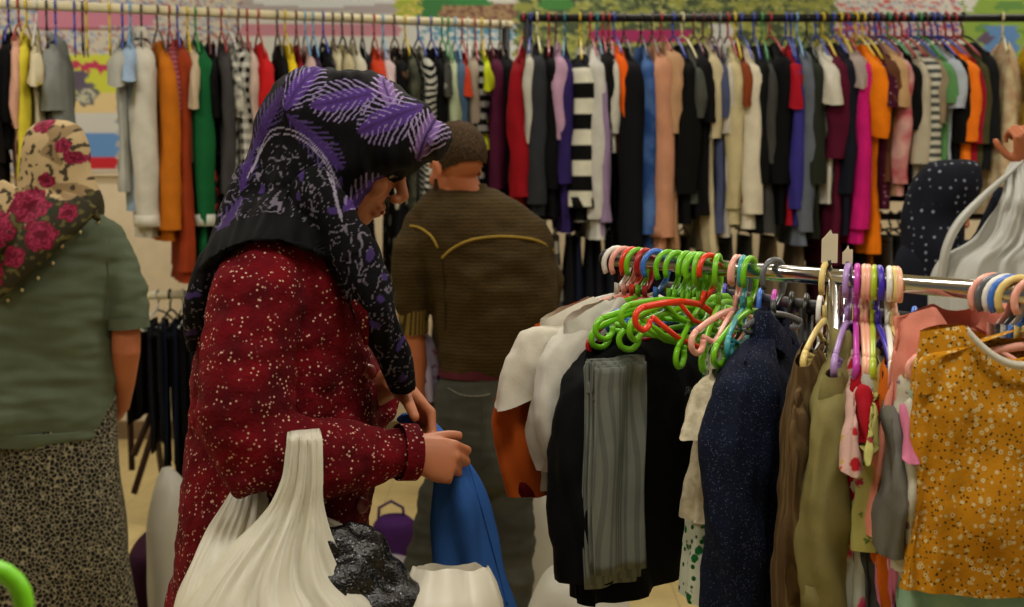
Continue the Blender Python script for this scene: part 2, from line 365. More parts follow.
def garment(name, m, kind='long', hw=.21, L=.68, Ls=.52, t=.026, b=.036, a=.05, cuff=None, collar=None, seed=0, fold=.008, hi=False, band=None, **k):
    """kind: long, tee, tank, trousers, skirt"""
    N, M = (96, 60) if hi else (36, 18); sl = k.get('slope', .36); dr = k.get('droop', 0); lean = k.get('lean', 0)
    if kind == 'trousers':
        w = k.get('w', .12); top = -.10-sl*.10; R = []
        prof = [(-1, -L), (-1, -L*.5), (-1, -.10), (-.6, top+.004-.02), (0, top+.002), (.6, top-.016), (1, -.10), (1, -L*.52), (1, -L*.94)]
        P = resamp(prof, M)
        g = G()
        for off, sc in ((0, 1.0), (.008, .95)):
            Rr = []
            for j, (sy, z) in enumerate(P):
                row = []
                for i in range(N//2+1):
                    u = i/(N//2); x = (u-.5)*2*w*sc
                    y = sy*(t*.55+off)+.006*math.sin(u*9+seed+z*4)+.005*ns(x*20, z*6, seed)
                    row.append((x+.008*ns(z*5, seed, 1), y, z-off*1.2))
                Rr.append(row)
            g.rings(Rr, close=False)
        o = g.build(name, m)
        md = o.modifiers.new('s', 'SOLIDIFY'); md.thickness = .004
        g2 = G(); 
        for y in (-1, 1):
            g2.box(-w, w, y*(t*.55+.018)-.002, y*(t*.55+.018)+.002, -L*.94, -L*.94+.008)
        return o
    if kind == 'skirt':
        top = -.13; R = []
        for j in range(M):
            v = j/(M-1); h = hw*(.62+.38*v); row = []
            for i in range(N):
                th = 2*PI*i/N; row.append((h*sp(math.cos(th), .75)+dr*v*v, (.012+t*v)*math.sin(th)+fold*v*math.sin(10*th+seed), top-L*v))
            R.append(row)
        o = G().rings(R).build(name, m)
        G().rings([[((hw*.62+q)*math.cos(2*PI*i/24), (.013+q)*math.sin(2*PI*i/24), z) for i in range(24)] for z, q in ((top, .0), (top, .003), (top-.03, .003), (top-.03, 0))]).build('waistband', m, o)
        return o
    kb = {q: k[q] for q in ('neck', 'flare', 'waist', 'dip', 'lean', 'hemw', 'droop', 'slope') if q in k}
    o = body_mesh(hw, L, t, N=N, M=M, fold=fold, seed=seed, **kb).build(name, m)
    crease(o, hi, seed)
    if kind in ('long', 'tee'):
        ls = Ls if kind == 'long' else min(Ls, .30)
        for s in (1, -1):
            q = sleeve_mesh(s, hw, ls, slope=sl, a0=a+.012, a1=a*(.85 if kind == 'long' else 1.1), b0=b*.85, b1=b, N=(40 if hi else 18), M=(36 if hi else 14), seed=seed+s, cutang=(.0 if kind == 'long' else -.35), out=k.get('out', .02)).build('sleeve', k.get('sm') or m, o); crease(q, hi, seed+7)
            if cuff: ring_part(s, hw, ls, .045 if kind == 'long' else .014, slope=sl, a=a*(.88 if kind == 'long' else 1.13), b=b, seed=seed+s, out=k.get('out', .02)).build('cuff', cuff, q)
    if collar: collar_mesh(neck=k.get('neck', .07), slope=sl).build('collar', collar, o)
    return o
# ------------------------------------------------------------------ the far rack
ZR = W(700, 18, 6.0).z
def rack_post(parent, x, y, ztop, m, name='post', foot=(0, 0)):
    G().tube([(x, y, .02), (x, y, ztop)], .016, n=12).build(name, m, parent)
    G().tube([(x-.28*foot[0], y-.28*foot[1], .02), (x+.28*foot[0], y+.28*foot[1], .02)], .018, n=10).build('foot', m, parent)
def lrail(px): return WZ(px, 3.8+(px)*.0415, ZR)
def rrail(px): return W(px, 18, 6.0)
creamw = mat('painted_rail', (206, 196, 160), rough=.5, bump=0); dark_m = mat('dark_metal', (26, 24, 24), rough=.4, metal=.3, bump=0, var=0)
maroon_m = mat('maroon_metal', (48, 26, 28), rough=.45, metal=.2, bump=0, var=0)
def make_rack(name, A, B, m, r, label, lower=None, group=None):
    A = Vector(A); B = Vector(B); root = empty(name, (A.x, A.y, 0)); tag(root, label, 'clothes rack', group)
    d = (B-A); d.z = 0; d.normalize(); pd = (-d.y, d.x)
    kids = [G().tube([A, B], r, n=14).build('rail', m, root)]
    if lower: kids.append(G().tube([A+Vector((0, 0, lower-A.z)), B+Vector((0, 0, lower-B.z))], r*.9, n=12).build('lower_rail', m, root))
    for p in (A+d*.03, B-d*.03):
        kids.append(G().tube([(p.x, p.y, .02), (p.x, p.y, p.z+.01)], r*1.0, n=12).build('post', dark_m if m is creamw else m, root))
        kids.append(G().tube([(p.x-.27*pd[0], p.y-.27*pd[1], .02), (p.x+.27*pd[0], p.y+.27*pd[1], .02)], .02, n=10).build('foot', dark_m if m is creamw else m, root))
    for k in kids: k.matrix_parent_inverse = Matrix.Translation(-root.location)
    return root
A1, B1 = lrail(-60), lrail(512)
make_rack('clothes_rack', A1, B1, creamw, .0185, 'long double-tier clothes rack with a cream top rail at back left', lower=.97)
B1z = None
A2, B2 = rrail(520), rrail(1075)
make_rack('clothes_rack', A2, B2, dark_m, .0165, 'long double-tier clothes rack with a black top rail at back right', lower=1.28)

BK = (9, 9, 10); HC = {'blue': (30, 52, 150), 'red': (150, 22, 30), 'yellow': (196, 170, 20), 'green': (30, 130, 60), 'black': (20, 20, 22), 'maroon': (84, 20, 32), 'white': (200, 200, 192), 'cream': (206, 196, 150), 'teal': (30, 110, 130), 'sky': (100, 150, 190), 'brown': (70, 44, 30), 'grey': (110, 110, 108), 'orange': (200, 90, 30)}
def yaw_for(base, reach, px_t):
    best = None
    for k in range(-80, 81):
        a = math.radians(k); p = base+Vector((math.sin(a)*reach, -math.cos(a)*reach, -.2)); e = abs(proj(p)[0]-px_t)
        if best is None or e < best[0]-1e-6: best = (e, a)
    return best[1]
def zat(y, p): return W(proj(p)[0], y, p.y).z
GN = 'clothes hung along the back rails'
def hang(railf, hook, sh, wpx, ys, yb, kind, m, name, desc, hc, prev, hw=.21, short=None, where='back rail', group=GN, zt=None, **k):
    base = railf(hook); a = yaw_for(base, hw+.02, sh); phi = a-PI/2
    p = base+Vector((math.sin(a)*hw, -math.cos(a)*hw, -.18)); S = FPX/p.y; b = wpx/S/2*.92
    k.setdefault('slope', random.uniform(.42, .62)); sl = k['slope']
    zsh = base.z-.10-sl*hw; Ls = k.pop('Ls', None) or (max(.12, zsh-zat(ys, p)) if ys else .5); L = max(.25, base.z-.12-zat(yb, p))
    sd = random.uniform(0, 50)
    o = garment(name, m, kind, hw=hw, L=L, Ls=Ls, t=k.pop('t', min(.03, max(.018, b*.8))), b=b, seed=sd, **k)
    o.location = base+Vector((0, 0, .026)); o.rotation_euler = (0, 0, phi)
    tag(o, '%s on %s, right of %s' % (desc, where, prev), name.replace('_', ' '), group)
    h = hanger(HC[hc], HC[hc], hw=hw*.88, slope=sl, top=-.075); h.location = base; h.rotation_euler = (0, 0, phi+random.uniform(-.06, .06))
    tag(h, '%s plastic hanger holding %s on %s' % (hc, short, where), 'clothes hanger', 'coloured hangers on the back rails')
    return o
def C(name, c, **k): return mat(name, c, **k)
def q(c, pat=None, **k):
    nm = 'cloth_%d_%d_%d_%s' % (*c, pat or 'plain'); nm += ''.join('_%s' % (str(v)) for v in k.values()); return mat(nm[:60], c, rough=.9, pat=pat, bs=300, **k)
W_ = (178, 176, 164)
# hook px, near shoulder px, sleeve px width, sleeve end y, hem y, kind, material, mesh name, description, short, hanger colour, extra
T = [
 (-8, -10, 20, 170, 190, 'long', q((22, 18, 20)), 'jumper', 'black jumper at the far left end', 'the black end jumper', 'green', {}),
 (8, 4, 14, 130, 150, 'long', q(BK), 'blouse', 'plain black blouse', 'the black left blouse', 'blue', {}),
 (18, 15, 13, 170, 190, 'tee', q((196, 150, 128)), 'nightdress', 'peach pink nightdress', 'the peach nightdress', 'red', {}),
 (26, 21, 13, 195, 200, 'long', q((200, 186, 56)), 'dress', 'long yellow dress', 'the yellow dress', 'yellow', {}),
 (36, 35, 17, 90, 150, 'tee', q((190, 180, 150), 'floral', c2=(176, 50, 40), c3=(190, 170, 40), s=14), 'blouse', 'flowery red and cream blouse', 'the flowery blouse', 'white', {}),
 (55, 52, 24, 118, 135, 'long', q((122, 126, 122)), 'shirt', 'grey shirt with rounded shoulders', 'the grey left shirt', 'blue', dict(t=.05, a=.06)),
 (122, 119, 18, 72, 190, 'tee', q((160, 160, 150), 'mottle', c2=(150, 150, 142), s=5), 't_shirt', 'pale grey tee with red lettering', 'the pale grey tee', 'blue', {}),
 (130, 130, 18, 82, 212, 'tee', q((140, 160, 184)), 'shirt', 'light blue shirt', 'the light blue shirt', 'sky', {}),
 (141, 143, 26, 233, 238, 'long', q((186, 182, 168)), 'shirt', 'white shirt with long buttoned sleeve', 'the white shirt', 'black', dict(cuff=q((188, 184, 170)), collar=q((188, 184, 170)), a=.06)),
 (157, 168, 26, 236, 238, 'long', q((176, 100, 22)), 'coat', 'long mustard orange coat', 'the mustard coat', 'brown', dict(t=.035, a=.06)),
 (169, 175, 12, 160, 190, 'long', q((150, 84, 88), 'stripe', c2=(120, 50, 60), s=.02), 'shirt', 'thin pink striped shirt', 'the pink striped shirt', 'red', {}),
 (177, 183, 16, 278, 284, 'long', q((132, 50, 22)), 'dress', 'long rust brown dress', 'the rust dress', 'blue', {}),
 (187, 192, 15, 112, 160, 'tee', q((176, 158, 132)), 't_shirt', 'beige tee with hanging short sleeve', 'the beige tee', 'yellow', {}),
 (195, 202, 22, 232, 298, 'long', q((18, 84, 44)), 'tracksuit_top', 'dark green top with white cuff', 'the green top', 'green', dict(cuff=q((180, 184, 172)), t=.035)),
 (208, 213, 17, 120, 285, 'tee', q(BK, 'bloom', c2=(160, 36, 30), c3=(150, 140, 100), s=11), 'dress', 'black dress with small red flowers', 'the red-flowered dress', 'maroon', {}),
 (221, 226, 15, 200, 260, 'long', q((58, 56, 56)), 'shirt', 'charcoal shirt', 'the charcoal shirt', 'red', {}),
 (229, 237, 15, 120, 170, 'tee', q((188, 186, 172), 'mottle', c2=(40, 40, 40), s=26), 't_shirt', 'white tee with black scrawl', 'the scrawled tee', 'white', {}),
 (238, 243, 17, 200, 215, 'long', q((180, 178, 168), 'gingham', c2=BK, s=.04), 'shirt', 'black and white gingham shirt', 'the gingham shirt', 'maroon', {}),
 (247, 252, 12, 130, 190, 'long', q((182, 160, 148)), 'blouse', 'cream pink blouse', 'the cream pink blouse', 'red', {}),
 (258, 266, 22, 150, 170, 'long', q((176, 26, 28)), 'jumper', 'bright red jumper', 'the bright red jumper', 'red', {}),
 (277, 282, 16, 150, 160, 'long', q(BK), 'cardigan', 'black cardigan next to yellow', 'the black cardigan', 'black', {}),
 (285, 292, 14, 150, 160, 'long', q((206, 178, 30)), 'jumper', 'yellow jumper', 'the yellow jumper', 'yellow', {}),
 (296, 302, 15, 150, 160, 'long', q((112, 16, 28)), 'jumper', 'dark red jumper', 'the dark red jumper', 'maroon', {}),
 (305, 310, 12, 150, 160, 'long', q((176, 150, 144)), 'blouse', 'dusty pink blouse', 'the dusty pink blouse', 'sky', {}),
 (313, 318, 14, 150, 160, 'long', q((50, 34, 60)), 'jumper', 'purple black jumper', 'the purple black jumper', 'sky', {}),
 (323, 329, 14, 150, 160, 'long', q(BK, 'floral', c2=(150, 150, 140), c3=(60, 60, 60), s=16), 'blouse', 'black blouse with white specks', 'the specked blouse', 'blue', {}),
 (333, 338, 12, 150, 160, 'long', q((178, 170, 140)), 'blouse', 'cream blouse above the purple scarf', 'the first cream blouse', 'brown', {}),
 (342, 348, 13, 150, 160, 'long', q((166, 156, 124)), 'cardigan', 'oatmeal cardigan', 'the oatmeal cardigan', 'black', {}),
 (352, 359, 15, 150, 240, 'long', q((184, 180, 160)), 'jumper', 'off-white rounded jumper', 'the off-white jumper', 'brown', {}),
 (362, 367, 14, 150, 280, 'long', q(BK), 'vest', 'black vest', 'the black vest', 'black', {}),
 (374, 379, 20, 72, 150, 'tee', q((176, 54, 26)), 't_shirt', 'burnt orange tee', 'the burnt orange tee', 'red', {}),
 (383, 388, 13, 90, 160, 'tee', q((186, 164, 164), 'bloom', c2=(170, 60, 90), c3=(150, 140, 140), s=14), 'blouse', 'white blouse with pink flowers', 'the pink flowered blouse', 'sky', {}),
 (394, 400, 18, 120, 300, 'long', q(BK, 'floral', c2=(176, 172, 150), c3=(90, 60, 40), s=13), 'dress', 'black dress with cream flowers', 'the cream flowered dress', 'brown', {}),
 (405, 413, 16, 120, 290, 'long', q((74, 76, 60), 'mottle', c2=(36, 38, 32), s=20), 'shirt', 'olive camouflage shirt', 'the camouflage shirt', 'yellow', {}),
 (418, 428, 18, 150, 220, 'long', q((168, 168, 156), 'diag', c2=BK, s=.026), 'shirt', 'black and white zebra shirt', 'the zebra shirt', 'blue', {}),
 (431, 440, 15, 160, 220, 'long', q(BK), 'jumper', 'black jumper behind the zebra shirt', 'the black middle jumper', 'blue', {}),
 (442, 447, 12, 100, 200, 'tee', q((60, 60, 56), 'floral', c2=(120, 120, 110), c3=(30, 30, 30), s=20), 'blouse', 'small patterned grey blouse', 'the patterned grey blouse', 'green', {}),
 (448, 453, 14, 140, 200, 'long', q((160, 172, 140)), 'shirt', 'pale green shirt', 'the pale green shirt', 'green', {}),
 (455, 461, 15, 140, 200, 'long', q((66, 88, 112)), 'shirt', 'washed denim blue shirt', 'the denim blue shirt', 'sky', {}),
 (462, 467, 11, 90, 190, 'tee', q((176, 56, 30)), 't_shirt', 'orange red tee', 'the orange red tee', 'red', {}),
 (468, 473, 13, 130, 200, 'long', q((150, 138, 122)), 'cardigan', 'stone beige cardigan', 'the stone cardigan', 'white', {}),
 (475, 481, 14, 140, 210, 'long', q(BK, 'stripe', c2=(130, 130, 124), s=.05), 'tracksuit_top', 'black top with pale stripes', 'the pale striped top', 'red', {}),
 (482, 487, 13, 66, 150, 'tee', q((178, 190, 30)), 'vest', 'small neon yellow vest', 'the neon vest', 'yellow', {}),
 (490, 498, 17, 195, 210, 'long', q((76, 24, 50)), 'jumper', 'plum jumper', 'the plum jumper', 'maroon', {}),
 (500, 508, 16, 190, 210, 'long', q((15, 14, 15)), 'jacket', 'black jacket at the cream rail end', 'the black end jacket', 'brown', {}),
]
T2 = [
 (524, 519, 21, 203, 210, 'long', q((128, 14, 24)), 'coat', 'long crimson coat', 'the crimson coat', 'red', {}),
 (531, 529, 10, 150, 190, 'long', q((170, 168, 156)), 'blouse', 'thin white blouse', 'the thin white blouse', 'blue', {}),
 (537, 538, 20, 210, 216, 'long', q((40, 42, 46)), 'coat', 'slate grey coat', 'the slate coat', 'cream', {}),
 (549, 551, 17, 195, 215, 'long', q(BK), 'coat', 'long plain black coat', 'the plain black coat', 'red', {}),
 (556, 560, 17, 146, 150, 'long', q((168, 134, 158)), 'blouse', 'lilac pink blouse', 'the lilac blouse', 'maroon', {}),
 (565, 566, 20, 190, 230, 'long', q((42, 30, 82)), 'jacket', 'dark violet jacket', 'the violet jacket', 'teal', {}),
 (580, 584, 28, 214, 218, 'long', q((196, 194, 176), 'stripe', c2=(9, 9, 9), s=.125), 'jumper', 'jumper with bold black and white bands', 'the banded jumper', 'yellow', dict(a=.055, cuff=q((20, 20, 20)))),
 (590, 599, 23, 225, 238, 'long', q((178, 176, 168)), 'cardigan', 'pale grey cardigan', 'the pale cardigan', 'red', {}),
 (597, 604, 14, 228, 232, 'long', q((132, 112, 142)), 'blouse', 'mauve blouse', 'the mauve blouse', 'teal', {}),
 (603, 609, 15, 135, 150, 'long', q((12, 12, 13)), 'blouse', 'short black blouse', 'the short black blouse', 'red', {}),
 (609, 615, 10, 140, 150, 'long', q((180, 178, 166)), 'blouse', 'narrow white blouse', 'the narrow white blouse', 'red', {}),
 (614, 622, 13, 145, 150, 'tee', q((214, 88, 14)), 't_shirt', 'vivid orange tee', 'the vivid orange tee', 'blue', dict(hw=.2)),
 (624, 633, 26, 255, 262, 'long', q((12, 13, 16)), 'coat', 'long black woollen coat', 'the woollen coat', 'black', {}),
 (641, 652, 17, 240, 245, 'long', q((32, 60, 110), 'mottle', c2=(70, 100, 150), s=9), 'jacket', 'blue denim jacket with worn patches', 'the denim jacket', 'black', {}),
 (652, 664, 24, 243, 248, 'long', q((176, 126, 98)), 'jumper', 'long tan pink jumper', 'the tan pink jumper', 'brown', dict(cuff=q((166, 116, 90)))),
 (661, 676, 18, 140, 250, 'long', q((168, 132, 98)), 'cardigan', 'camel cardigan', 'the camel cardigan', 'red', {}),
 (673, 690, 26, 200, 222, 'long', q((10, 10, 10)), 'dress', 'wide black dress', 'the wide black dress', 'blue', {}),
 (682, 699, 17, 120, 200, 'tee', q((66, 68, 62)), 'blouse', 'grey green blouse', 'the grey green blouse', 'cream', {}),
 (694, 708, 22, 125, 215, 'tee', q((12, 11, 12)), 't_shirt', 'black tee with loose sleeve', 'the loose black tee', 'maroon', {}),
 (703, 716, 15, 145, 252, 'long', q((176, 164, 130)), 'dress', 'pale khaki dress', 'the pale khaki dress', 'maroon', {}),
 (712, 724, 15, 120, 230, 'tee', q((66, 72, 102)), 't_shirt', 'slate blue tee', 'the slate blue tee', 'maroon', {}),
 (720, 731, 14, 140, 235, 'long', q((178, 172, 158)), 'blouse', 'ivory lace blouse', 'the ivory blouse', 'grey', {}),
 (728, 738, 20, 215, 222, 'long', q((178, 166, 126)), 'cardigan', 'butter cream cardigan', 'the butter cardigan', 'red', {}),
 (735, 745, 13, 110, 200, 'tee', q((116, 54, 26)), 'vest', 'rust brown vest', 'the rust vest', 'yellow', {}),
 (741, 753, 24, 220, 226, 'long', q((196, 188, 166)), 'cardigan', 'thick ivory knitted cardigan', 'the ivory knitted cardigan', 'blue', dict(a=.055, t=.035)),
 (754, 763, 18, 190, 230, 'long', q((12, 13, 13)), 'jumper', 'black jumper right of ivory knit', 'the black thin jumper', 'blue', {}),
 (762, 772, 15, 170, 230, 'long', q((58, 58, 56)), 'shirt', 'dark grey shirt', 'the dark grey shirt', 'green', {}),
 (770, 783, 26, 190, 225, 'long', q((9, 9, 10)), 'coat', 'deep black heavy coat', 'the heavy coat', 'red', {}),
 (786, 795, 18, 112, 222, 'tee', q((150, 18, 34)), 't_shirt', 'red tee with short sleeve', 'the red tee', 'blue', {}),
 (791, 799, 14, 215, 222, 'long', q((50, 46, 120)), 'blouse', 'indigo blouse', 'the indigo blouse', 'blue', {}),
 (797, 808, 21, 238, 244, 'long', q((86, 92, 102)), 'cardigan', 'steel grey cardigan', 'the steel cardigan', 'sky', {}),
 (807, 819, 19, 190, 235, 'long', q((34, 38, 30)), 'jacket', 'black green jacket', 'the black green jacket', 'black', {}),
 (816, 831, 25, 108, 200, 'tee', q((186, 182, 168)), 't_shirt', 'white tee with a wide sleeve', 'the wide white tee', 'blue', {}),
 (823, 842, 28, 165, 262, 'long', q((74, 14, 36)), 'dress', 'maroon velvet dress', 'the maroon dress', 'yellow', dict(a=.055)),
 (833, 850, 17, 200, 235, 'long', q((20, 22, 32)), 'jumper', 'ink navy jumper', 'the navy jumper', 'blue', {}),
 (841, 858, 16, 80, 150, 'tee', q((150, 136, 130)), 't_shirt', 'dusty grey pink tee', 'the dusty tee', 'yellow', {}),
 (847, 864, 17, 235, 240, 'long', q((186, 24, 106)), 'cardigan', 'hot pink cardigan', 'the hot pink cardigan', 'red', {}),
 (856, 880, 24, 140, 252, 'tee', q((214, 114, 14)), 't_shirt', 'orange tee with draped sleeve', 'the orange tee', 'yellow', dict(a=.06, Ls=.3)),
 (863, 888, 22, 110, 206, 'tee', q((60, 14, 34), 'dots', c2=(150, 110, 120), s=45), 'blouse', 'maroon blouse with tiny dots', 'the dotted blouse', 'yellow', {}),
 (870, 893, 15, 110, 180, 'long', q((84, 52, 32)), 'jumper', 'chocolate jumper', 'the chocolate jumper', 'maroon', {}),
 (876, 900, 19, 110, 196, 'tee', q((172, 138, 98)), 'vest', 'light tan vest', 'the light tan vest', 'blue', {}),
 (881, 904, 17, 190, 196, 'long', q((190, 150, 142), 'mottle', c2=(170, 70, 84), s=11), 'dress', 'pink and white tie-dye dress', 'the tie-dye dress', 'maroon', {}),
 (888, 914, 20, 132, 200, 'tee', q((9, 9, 9)), 't_shirt', 'black tee near the right', 'the right black tee', 'green', {}),
 (895, 923, 20, 170, 200, 'long', q((168, 160, 140)), 'cardigan', 'sand cream cardigan', 'the sand cardigan', 'red', {}),
 (902, 934, 23, 170, 190, 'long', q((180, 178, 164), 'stripe', c2=(70, 74, 70), s=.034), 'jumper', 'white jumper with thin grey stripes', 'the thin striped jumper', 'red', {}),
 (911, 942, 17, 130, 180, 'long', q((132, 118, 96)), 'cardigan', 'mushroom cardigan', 'the mushroom cardigan', 'blue', {}),
 (919, 949, 14, 110, 170, 'long', q((84, 130, 78)), 'blouse', 'leaf green blouse', 'the leaf green blouse', 'green', {}),
 (925, 956, 15, 115, 170, 'long', q((158, 166, 176)), 'blouse', 'pale blue grey blouse', 'the blue grey blouse', 'brown', {}),
 (932, 963, 15, 150, 180, 'long', q((10, 10, 10)), 'jumper', 'black jumper left of orange sleeve', 'the black right jumper', 'blue', {}),
 (938, 972, 24, 148, 160, 'long', q((222, 112, 24)), 'jumper', 'orange jumper with a wide sleeve', 'the orange jumper', 'blue', dict(a=.062, t=.04, cuff=q((222, 112, 24)))),
 (946, 979, 14, 150, 170, 'long', q((140, 20, 38)), 'blouse', 'cherry red blouse', 'the cherry blouse', 'red', {}),
 (954, 985, 15, 150, 170, 'long', q((66, 62, 38)), 'jacket', 'dark olive jacket', 'the dark olive jacket', 'red', {}),
 (963, 993, 15, 150, 170, 'long', q((20, 22, 24)), 'blouse', 'black blouse by the cream gown', 'the black last blouse', 'black', {}),
]
prev = 'the left wall'
for (hk, sh, wp, ys, yb, kd, m, nm, ds, st, hc, ex) in T:
    hang(lrail, hk, sh, wp, ys, yb, kd, m, nm, ds, hc, prev, short=st, **ex); prev = st
for (hk, sh, wp, ys, yb, kd, m, nm, ds, st, hc, ex) in T2:
    hang(rrail, hk, sh, wp, ys, yb, kd, m, nm, ds, hc, prev, short=st, **ex); prev = st
# cream gown and yellow blouse at the right end
for (hk, sh, kd, m, nm, ds, st, ys, yb, wp, ex) in (
    (1003, 1010, 'tank', mat('gown_cloth', (190, 176, 140), pat='mottle', c2=(170, 140, 110), s=20), 'gown', 'cream embroidered gown', 'the cream gown', 96, 215, 40, dict(t=.085, hw=.2, flare=.06, fold=.02)),
    (1030, 1040, 'tee', mat('yellow_print', (196, 168, 30), pat='dots', c2=(120, 110, 30), s=40), 'blouse', 'yellow print blouse with frills', 'the yellow print blouse', 140, 190, 26, dict(a=.07)),
    (1045, 1052, 'long', q((16, 15, 16)), 'coat', 'black coat at the right edge', 'the right edge coat', 190, 230, 30, {})):
    hang(rrail, hk, sh, wp, ys, yb, kd, m, nm, ds, 'cream', prev, short=st, **ex); prev = st
# empty hangers on the cream rail
for i, (px, c, st) in enumerate(((46, 'black', 'the grey left shirt'), (74, 'blue', 'the wheelchair picture'), (82, 'black', 'the pink mural strip'), (86, 'yellow', 'the pink mural strip'), (109, 'yellow', 'the pale grey tee'))):
    b = lrail(px); h = hanger(HC[c], HC[c], hw=.2); h.location = b; h.rotation_euler = (0, 0, yaw_for(b, .2, px+1)-PI/2)
    tag(h, 'empty %s hanger on the cream rail beside %s' % (c, st), 'clothes hanger', 'empty hangers on the cream rail')
# lower tier
def lowl(px): p = lrail(px); return Vector((p.x, p.y, .97))
def lowr(px): p = rrail(px); return Vector((p.x, p.y, 1.28))
LO = [(lowl, 132, 'black'), (lowl, 150, 'charcoal'), (lowl, 163, 'navy'), (lowl, 176, 'black'), (lowl, 190, 'charcoal'), (lowl, 205, 'black')]
LC = {'black': (9, 9, 10), 'charcoal': (24, 25, 28), 'navy': (20, 26, 40)}
pv = 'the bare rack leg'
for i, (f, px, cn) in enumerate(LO):
    b = f(px); a = yaw_for(b, .15, px+random.uniform(-2, 6)); L = [.50, .62, .72, .80, .84, .8][i]
    o = garment('trousers', q(LC[cn]), 'trousers', L=L, t=.034, w=.15, seed=i*3); o.location = b; o.rotation_euler = (0, 0, a-PI/2)
    tag(o, 'folded %s trousers on the lower left rail, right of %s' % (cn, pv), 'trousers', 'dark trousers on the lower left rail'); pv = ['the shortest pair', 'the second pair', 'the navy pair', 'the third pair', 'the fifth pair', ''][i]
    hc = ['yellow', 'white', 'black', 'white', 'white', 'cream'][i]; h = hanger(HC[hc], HC[hc], hw=.17, top=-.06); h.location = b; h.rotation_euler = (0, 0, a-PI/2+random.uniform(-.5, .3))
    tag(h, '%s plastic hanger carrying %s trousers, %s along the lower left rail' % (hc, cn, ['first', 'second', 'third', 'fourth', 'fifth', 'sixth'][i]), 'clothes hanger', 'hangers on the lower left rail')
LR = [(440, (24, 22, 22), None), (462, (20, 20, 28), None), (484, (40, 20, 28), None), (506, (22, 22, 22), None), (530, (22, 22, 30), None), (556, (60, 58, 54), 'stripe'), (578, (18, 22, 40), None), (598, (18, 18, 24), None), (620, (60, 26, 20), None), (642, (20, 20, 24), None), (664, (24, 28, 46), None), (686, (40, 38, 34), None), (706, (90, 84, 74), None), (728, (58, 58, 54), None), (748, (64, 66, 62), None), (772, (110, 96, 74), None), (798, (96, 84, 66), None), (822, (60, 18, 28), None), (846, (24, 20, 24), None), (866, (130, 70, 20), None), (886, (70, 66, 60), None), (905, (96, 98, 80), None), (926, (70, 70, 68), None)]
NM = ['coal black', 'blue black', 'dark wine', 'soot black', 'ink black', 'white-banded black', 'midnight navy', 'jet black', 'brick brown', 'raven black', 'denim navy', 'brown grey', 'taupe', 'mid grey', 'slate grey', 'camel', 'khaki brown', 'burgundy', 'plum black', 'amber', 'warm grey', 'sage green', 'pewter grey']
LR += [(590, (16, 18, 24), None), (570, (14, 14, 16), None), (546, (18, 16, 20), None), (611, (22, 24, 30), None), (632, (16, 16, 18), None), (654, (20, 18, 20), None), (676, (30, 28, 30), None), (858, (16, 16, 18), None), (896, (24, 24, 26), None), (836, (30, 18, 24), None)]
NM += ['night black', 'pitch black', 'sable', 'storm blue', 'onyx', 'ebony', 'dark graphite', 'obsidian', 'iron black', 'aubergine']
for i, ((px, c, pt), nmn) in enumerate(zip(LR, NM)):
    b = lowr(px) if px > 515 else lowl(px)+Vector((0, 0, .2))
    a = yaw_for(b, .19, px+(px-512)*.03); m = q(c, 'stripe', c2=(150, 148, 138), s=.1) if pt else q(c)
    o = garment('skirt', m, 'skirt', hw=.2, L=.68+.1*math.sin(i*2.3), t=.055, seed=i); o.location = b+Vector((0, 0, .05)); o.rotation_euler = (0, 0, a-PI/2)
    tag(o, '%s skirt hung low on the %s lower rail behind the front rack' % (nmn, 'cream-railed rack' if px < 515 else 'black'), 'skirt', 'skirts on the lower back rail')
    h = hanger(dark_m, dark_m, hw=.13, top=-.05, slope=.2); h.location = b; h.rotation_euler = (0, 0, a-PI/2); tag(h, 'dark hanger holding the %s skirt on the lower rail' % nmn, 'clothes hanger', 'dark hangers on the lower back rail')
# trestle legs beside the left rack
t = empty('trestle_stand', W(140, 500, 6.0)); t.location.z = 0; tag(t, 'dark folding stand with crossed maroon legs under the left rack', 'stand')
for (x0, y0, Y0, x1, y1, Y1) in ((172, 372, 5.75, 134, 493, 5.8), (128, 360, 5.9, 132, 470, 5.9), (150, 385, 5.6, 163, 480, 6.0), (134, 455, 5.8, 160, 392, 5.8)):
    o = G().tube([W(x0, y0, Y0), W(x1, y1, Y1)], .014, n=8).build('leg', maroon_m, t); o.matrix_parent_inverse = Matrix.Translation(-t.location)
o = G().tube([W(126, 385, 5.7), W(130, 400, 5.7), W(140, 402, 5.7), W(150, 395, 5.7)], .012, n=8).build('brace', dark_m, t); o.matrix_parent_inverse = Matrix.Translation(-t.location)
# ------------------------------------------------------------------ the near rack
ZN = 1.33
P0 = WZ(608, 258.2, ZN); P1 = WZ(1000, 292, ZN)
dN = (P1-P0); dN.z = 0; dN.normalize()
def nrail(px):
    lo, hi = -2.0, 3.0
    for _ in range(50):
        mid = (lo+hi)/2; p = P0+dN*mid
        if p.y > .3 and proj(p)[0] < px: lo = mid
        else: hi = mid
    return P0+dN*lo
chrome = mat('chrome', (200, 200, 200), rough=.16, metal=1, bump=0, var=0)
rk = empty('clothes_rack', (P0.x, P0.y, 0)); tag(rk, 'chrome-railed childrenswear rack in the right foreground', 'clothes rack')
E1 = nrail(1090)
def sub(o, par): o.matrix_parent_inverse = Matrix.Translation(-par.location); return o
sub(G().tube([P0, E1], .0135, n=20).build('rail', chrome, rk), rk)
sub(G().ell(P0, (.017, .017, .017)).build('end_cap', dark_m, rk), rk)
for p in (P0+dN*.55, E1-dN*.03):
    sub(G().tube([(p.x, p.y, .03), (p.x, p.y, ZN)], .014, n=12).build('post', chrome, rk), rk)
    pd = Vector((-dN.y, dN.x, 0)); sub(G().tube([Vector((p.x, p.y, .03))-pd*.25, Vector((p.x, p.y, .03))+pd*.25], .015, n=10).build('foot', dark_m, rk), rk)
